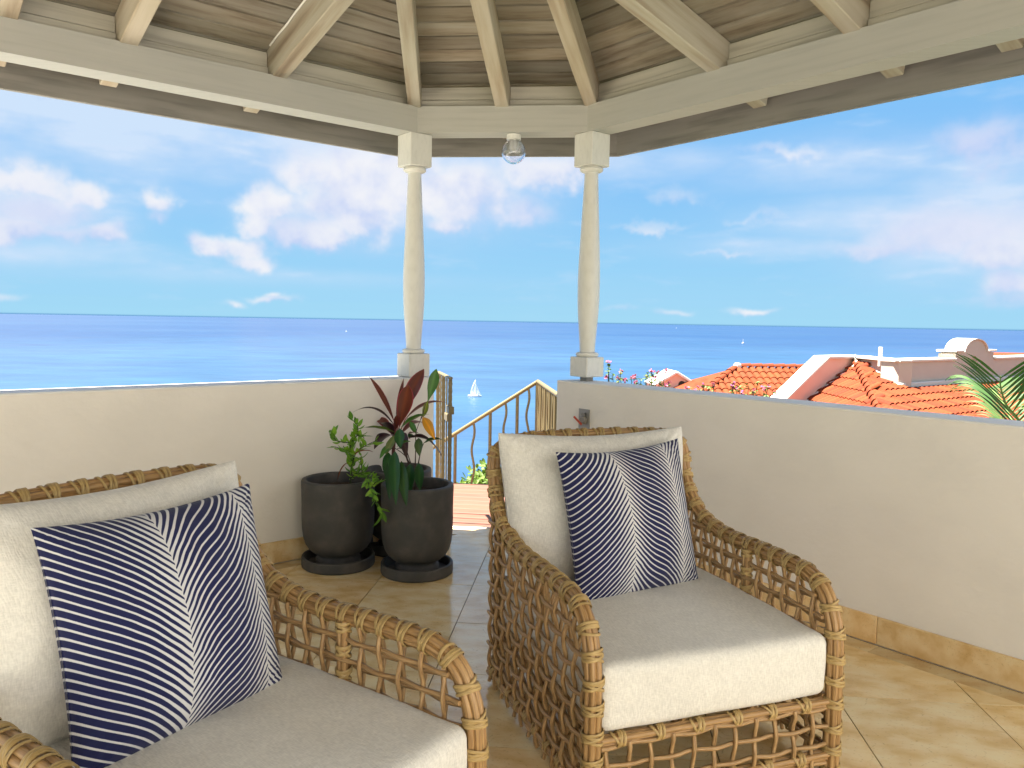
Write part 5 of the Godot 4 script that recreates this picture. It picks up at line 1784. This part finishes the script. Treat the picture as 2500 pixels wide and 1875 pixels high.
func land_and_sea() -> void:
	var mb := MB.new()
	var nz := noise(0.02, 4, 77)
	mb.grid(72, 40, func(i, j):
		var a = TAU * i / 72
		var r := 2.5 * pow(160.0, j / 40.0)
		var x := sin(a) * r - 0.5
		var z := -cos(a) * r - 2.0
		var out := maxf(0.0, r - 4.2)
		var y := -0.7 - 0.52 * out - 0.8 * smoothstep(4.2, 7.0, r)
		if z > 2.0: y = lerpf(y, -0.7 + 0.12 * (z - 2.0), smoothstep(2.0, 14.0, z))
		y += nz.get_noise_2d(x, z) * minf(5.0, out * 0.05)
		return Vector3(x, maxf(y, -112.0), z), null, true)
	struct("hillside", mb.mesh(), M.land)
	mb = MB.new()
	var band := noise(1.0, 4, 79)
	mb.grid(120, 110, func(i, j):
		var a = TAU * i / 120
		var r := 0.5 if j == 0 else 60.0 * pow(2000.0, (j - 1) / 109.0)
		return Vector3(sin(a) * r, -105.0, -cos(a) * r), null, true, func(i, j):
		var a = TAU * i / 120
		var r := 0.5 if j == 0 else 60.0 * pow(2000.0, (j - 1) / 109.0)
		# pale over the shelf near the shore, deep blue beyond, with drifting patches
		var k := clampf(smoothstep(450.0, 6000.0, r) + 0.55 * band.get_noise_3d(sin(a) * 2.2, log(r) * 2.4, cos(a) * 2.2), 0.0, 1.0)
		return Color(0.0235, 0.072, 0.148).lerp(Color(0.0035, 0.035, 0.112), k))
	struct("sea", mb.mesh(), M.sea)

# ---------------------------------------------------------------- everything
func _ready() -> void:
	rng.seed = 20240607
	var cam := Camera3D.new()
	cam.name = "camera"
	cam.fov = 51.887
	cam.near = 0.05
	cam.far = 200000.0
	cam.transform = Transform3D(Basis(Vector3.UP, deg_to_rad(5.4)) * Basis(Vector3.RIGHT, -atan(135.0 / 1705.0)) * Basis(Vector3.BACK, atan(0.0167)), Vector3(0, 1.4, 0))
	add_child(cam)
	cam.make_current()
	var env := Environment.new()
	env.background_mode = Environment.BG_SKY
	var sm := PanoramaSkyMaterial.new()
	sm.panorama = make_sky()
	sm.energy_multiplier = 0.158
	var sky := Sky.new()
	sky.sky_material = sm
	env.sky = sky
	env.background_energy_multiplier = 1.0
	env.tonemap_mode = Environment.TONE_MAPPER_LINEAR
	env.tonemap_exposure = 6.4
	env.sdfgi_enabled = true
	env.ssao_enabled = true
	env.ssil_enabled = true
	var we := WorldEnvironment.new()
	we.name = "environment"
	we.environment = env
	add_child(we)
	var sun := DirectionalLight3D.new()
	sun.name = "sun"
	sun.light_energy = 1.6
	sun.light_color = Color(1.0, 0.965, 0.90)
	sun.light_angular_distance = 0.5
	sun.shadow_enabled = true
	sun.look_at_from_position(Vector3(-0.53, 1.46, -0.03), Vector3.ZERO, Vector3.UP)
	add_child(sun)

	materials()
	M.linen_wrap = M.linen.duplicate()
	M.linen_wrap.uv1_scale = Vector3(1.15, 0.85, 1)
	M.stem_green = mat(lin(0.05, 0.07, 0.025), 0.7)
	M.frond = mat(lin(0.10, 0.17, 0.04), 0.6)
	M.sail = mat(lin(0.88, 0.88, 0.88), 0.8, {"backlight_enabled": true, "backlight": Color(0.6, 0.6, 0.6)})
	frame()
	land_and_sea()
	floor_tiles()
	walls()
	gazebo()
	columns()
	deck_and_rails()
	house()
	trees()

	var ra := make_chair("woven rattan armchair on the right, in front of the doorway and right parapet")
	var rx := Transform3D(Basis(Vector3.UP, deg_to_rad(180.0 - 155.13)), Vector3(0.222, 0, -2.721))
	var la := ra.duplicate()
	la.name = numbered("armchair")
	add_child(la)
	la.set_meta("label", "woven rattan armchair on the left, nearest the camera, beside the left parapet")
	var lx := Transform3D(Basis(Vector3.UP, deg_to_rad(180.0 - 119.27)), Vector3(-0.849, 0, -1.670))
	ra.transform = rx
	la.transform = lx
	cushions(rx, "right", false, leaf_print(0.37, true, 3))
	cushions(lx, "left", true, leaf_print(0.43, false, 4))
	plants()
	globe_light()
	latch_plate()
	bougainvillea()
	palm()
	sailboats()
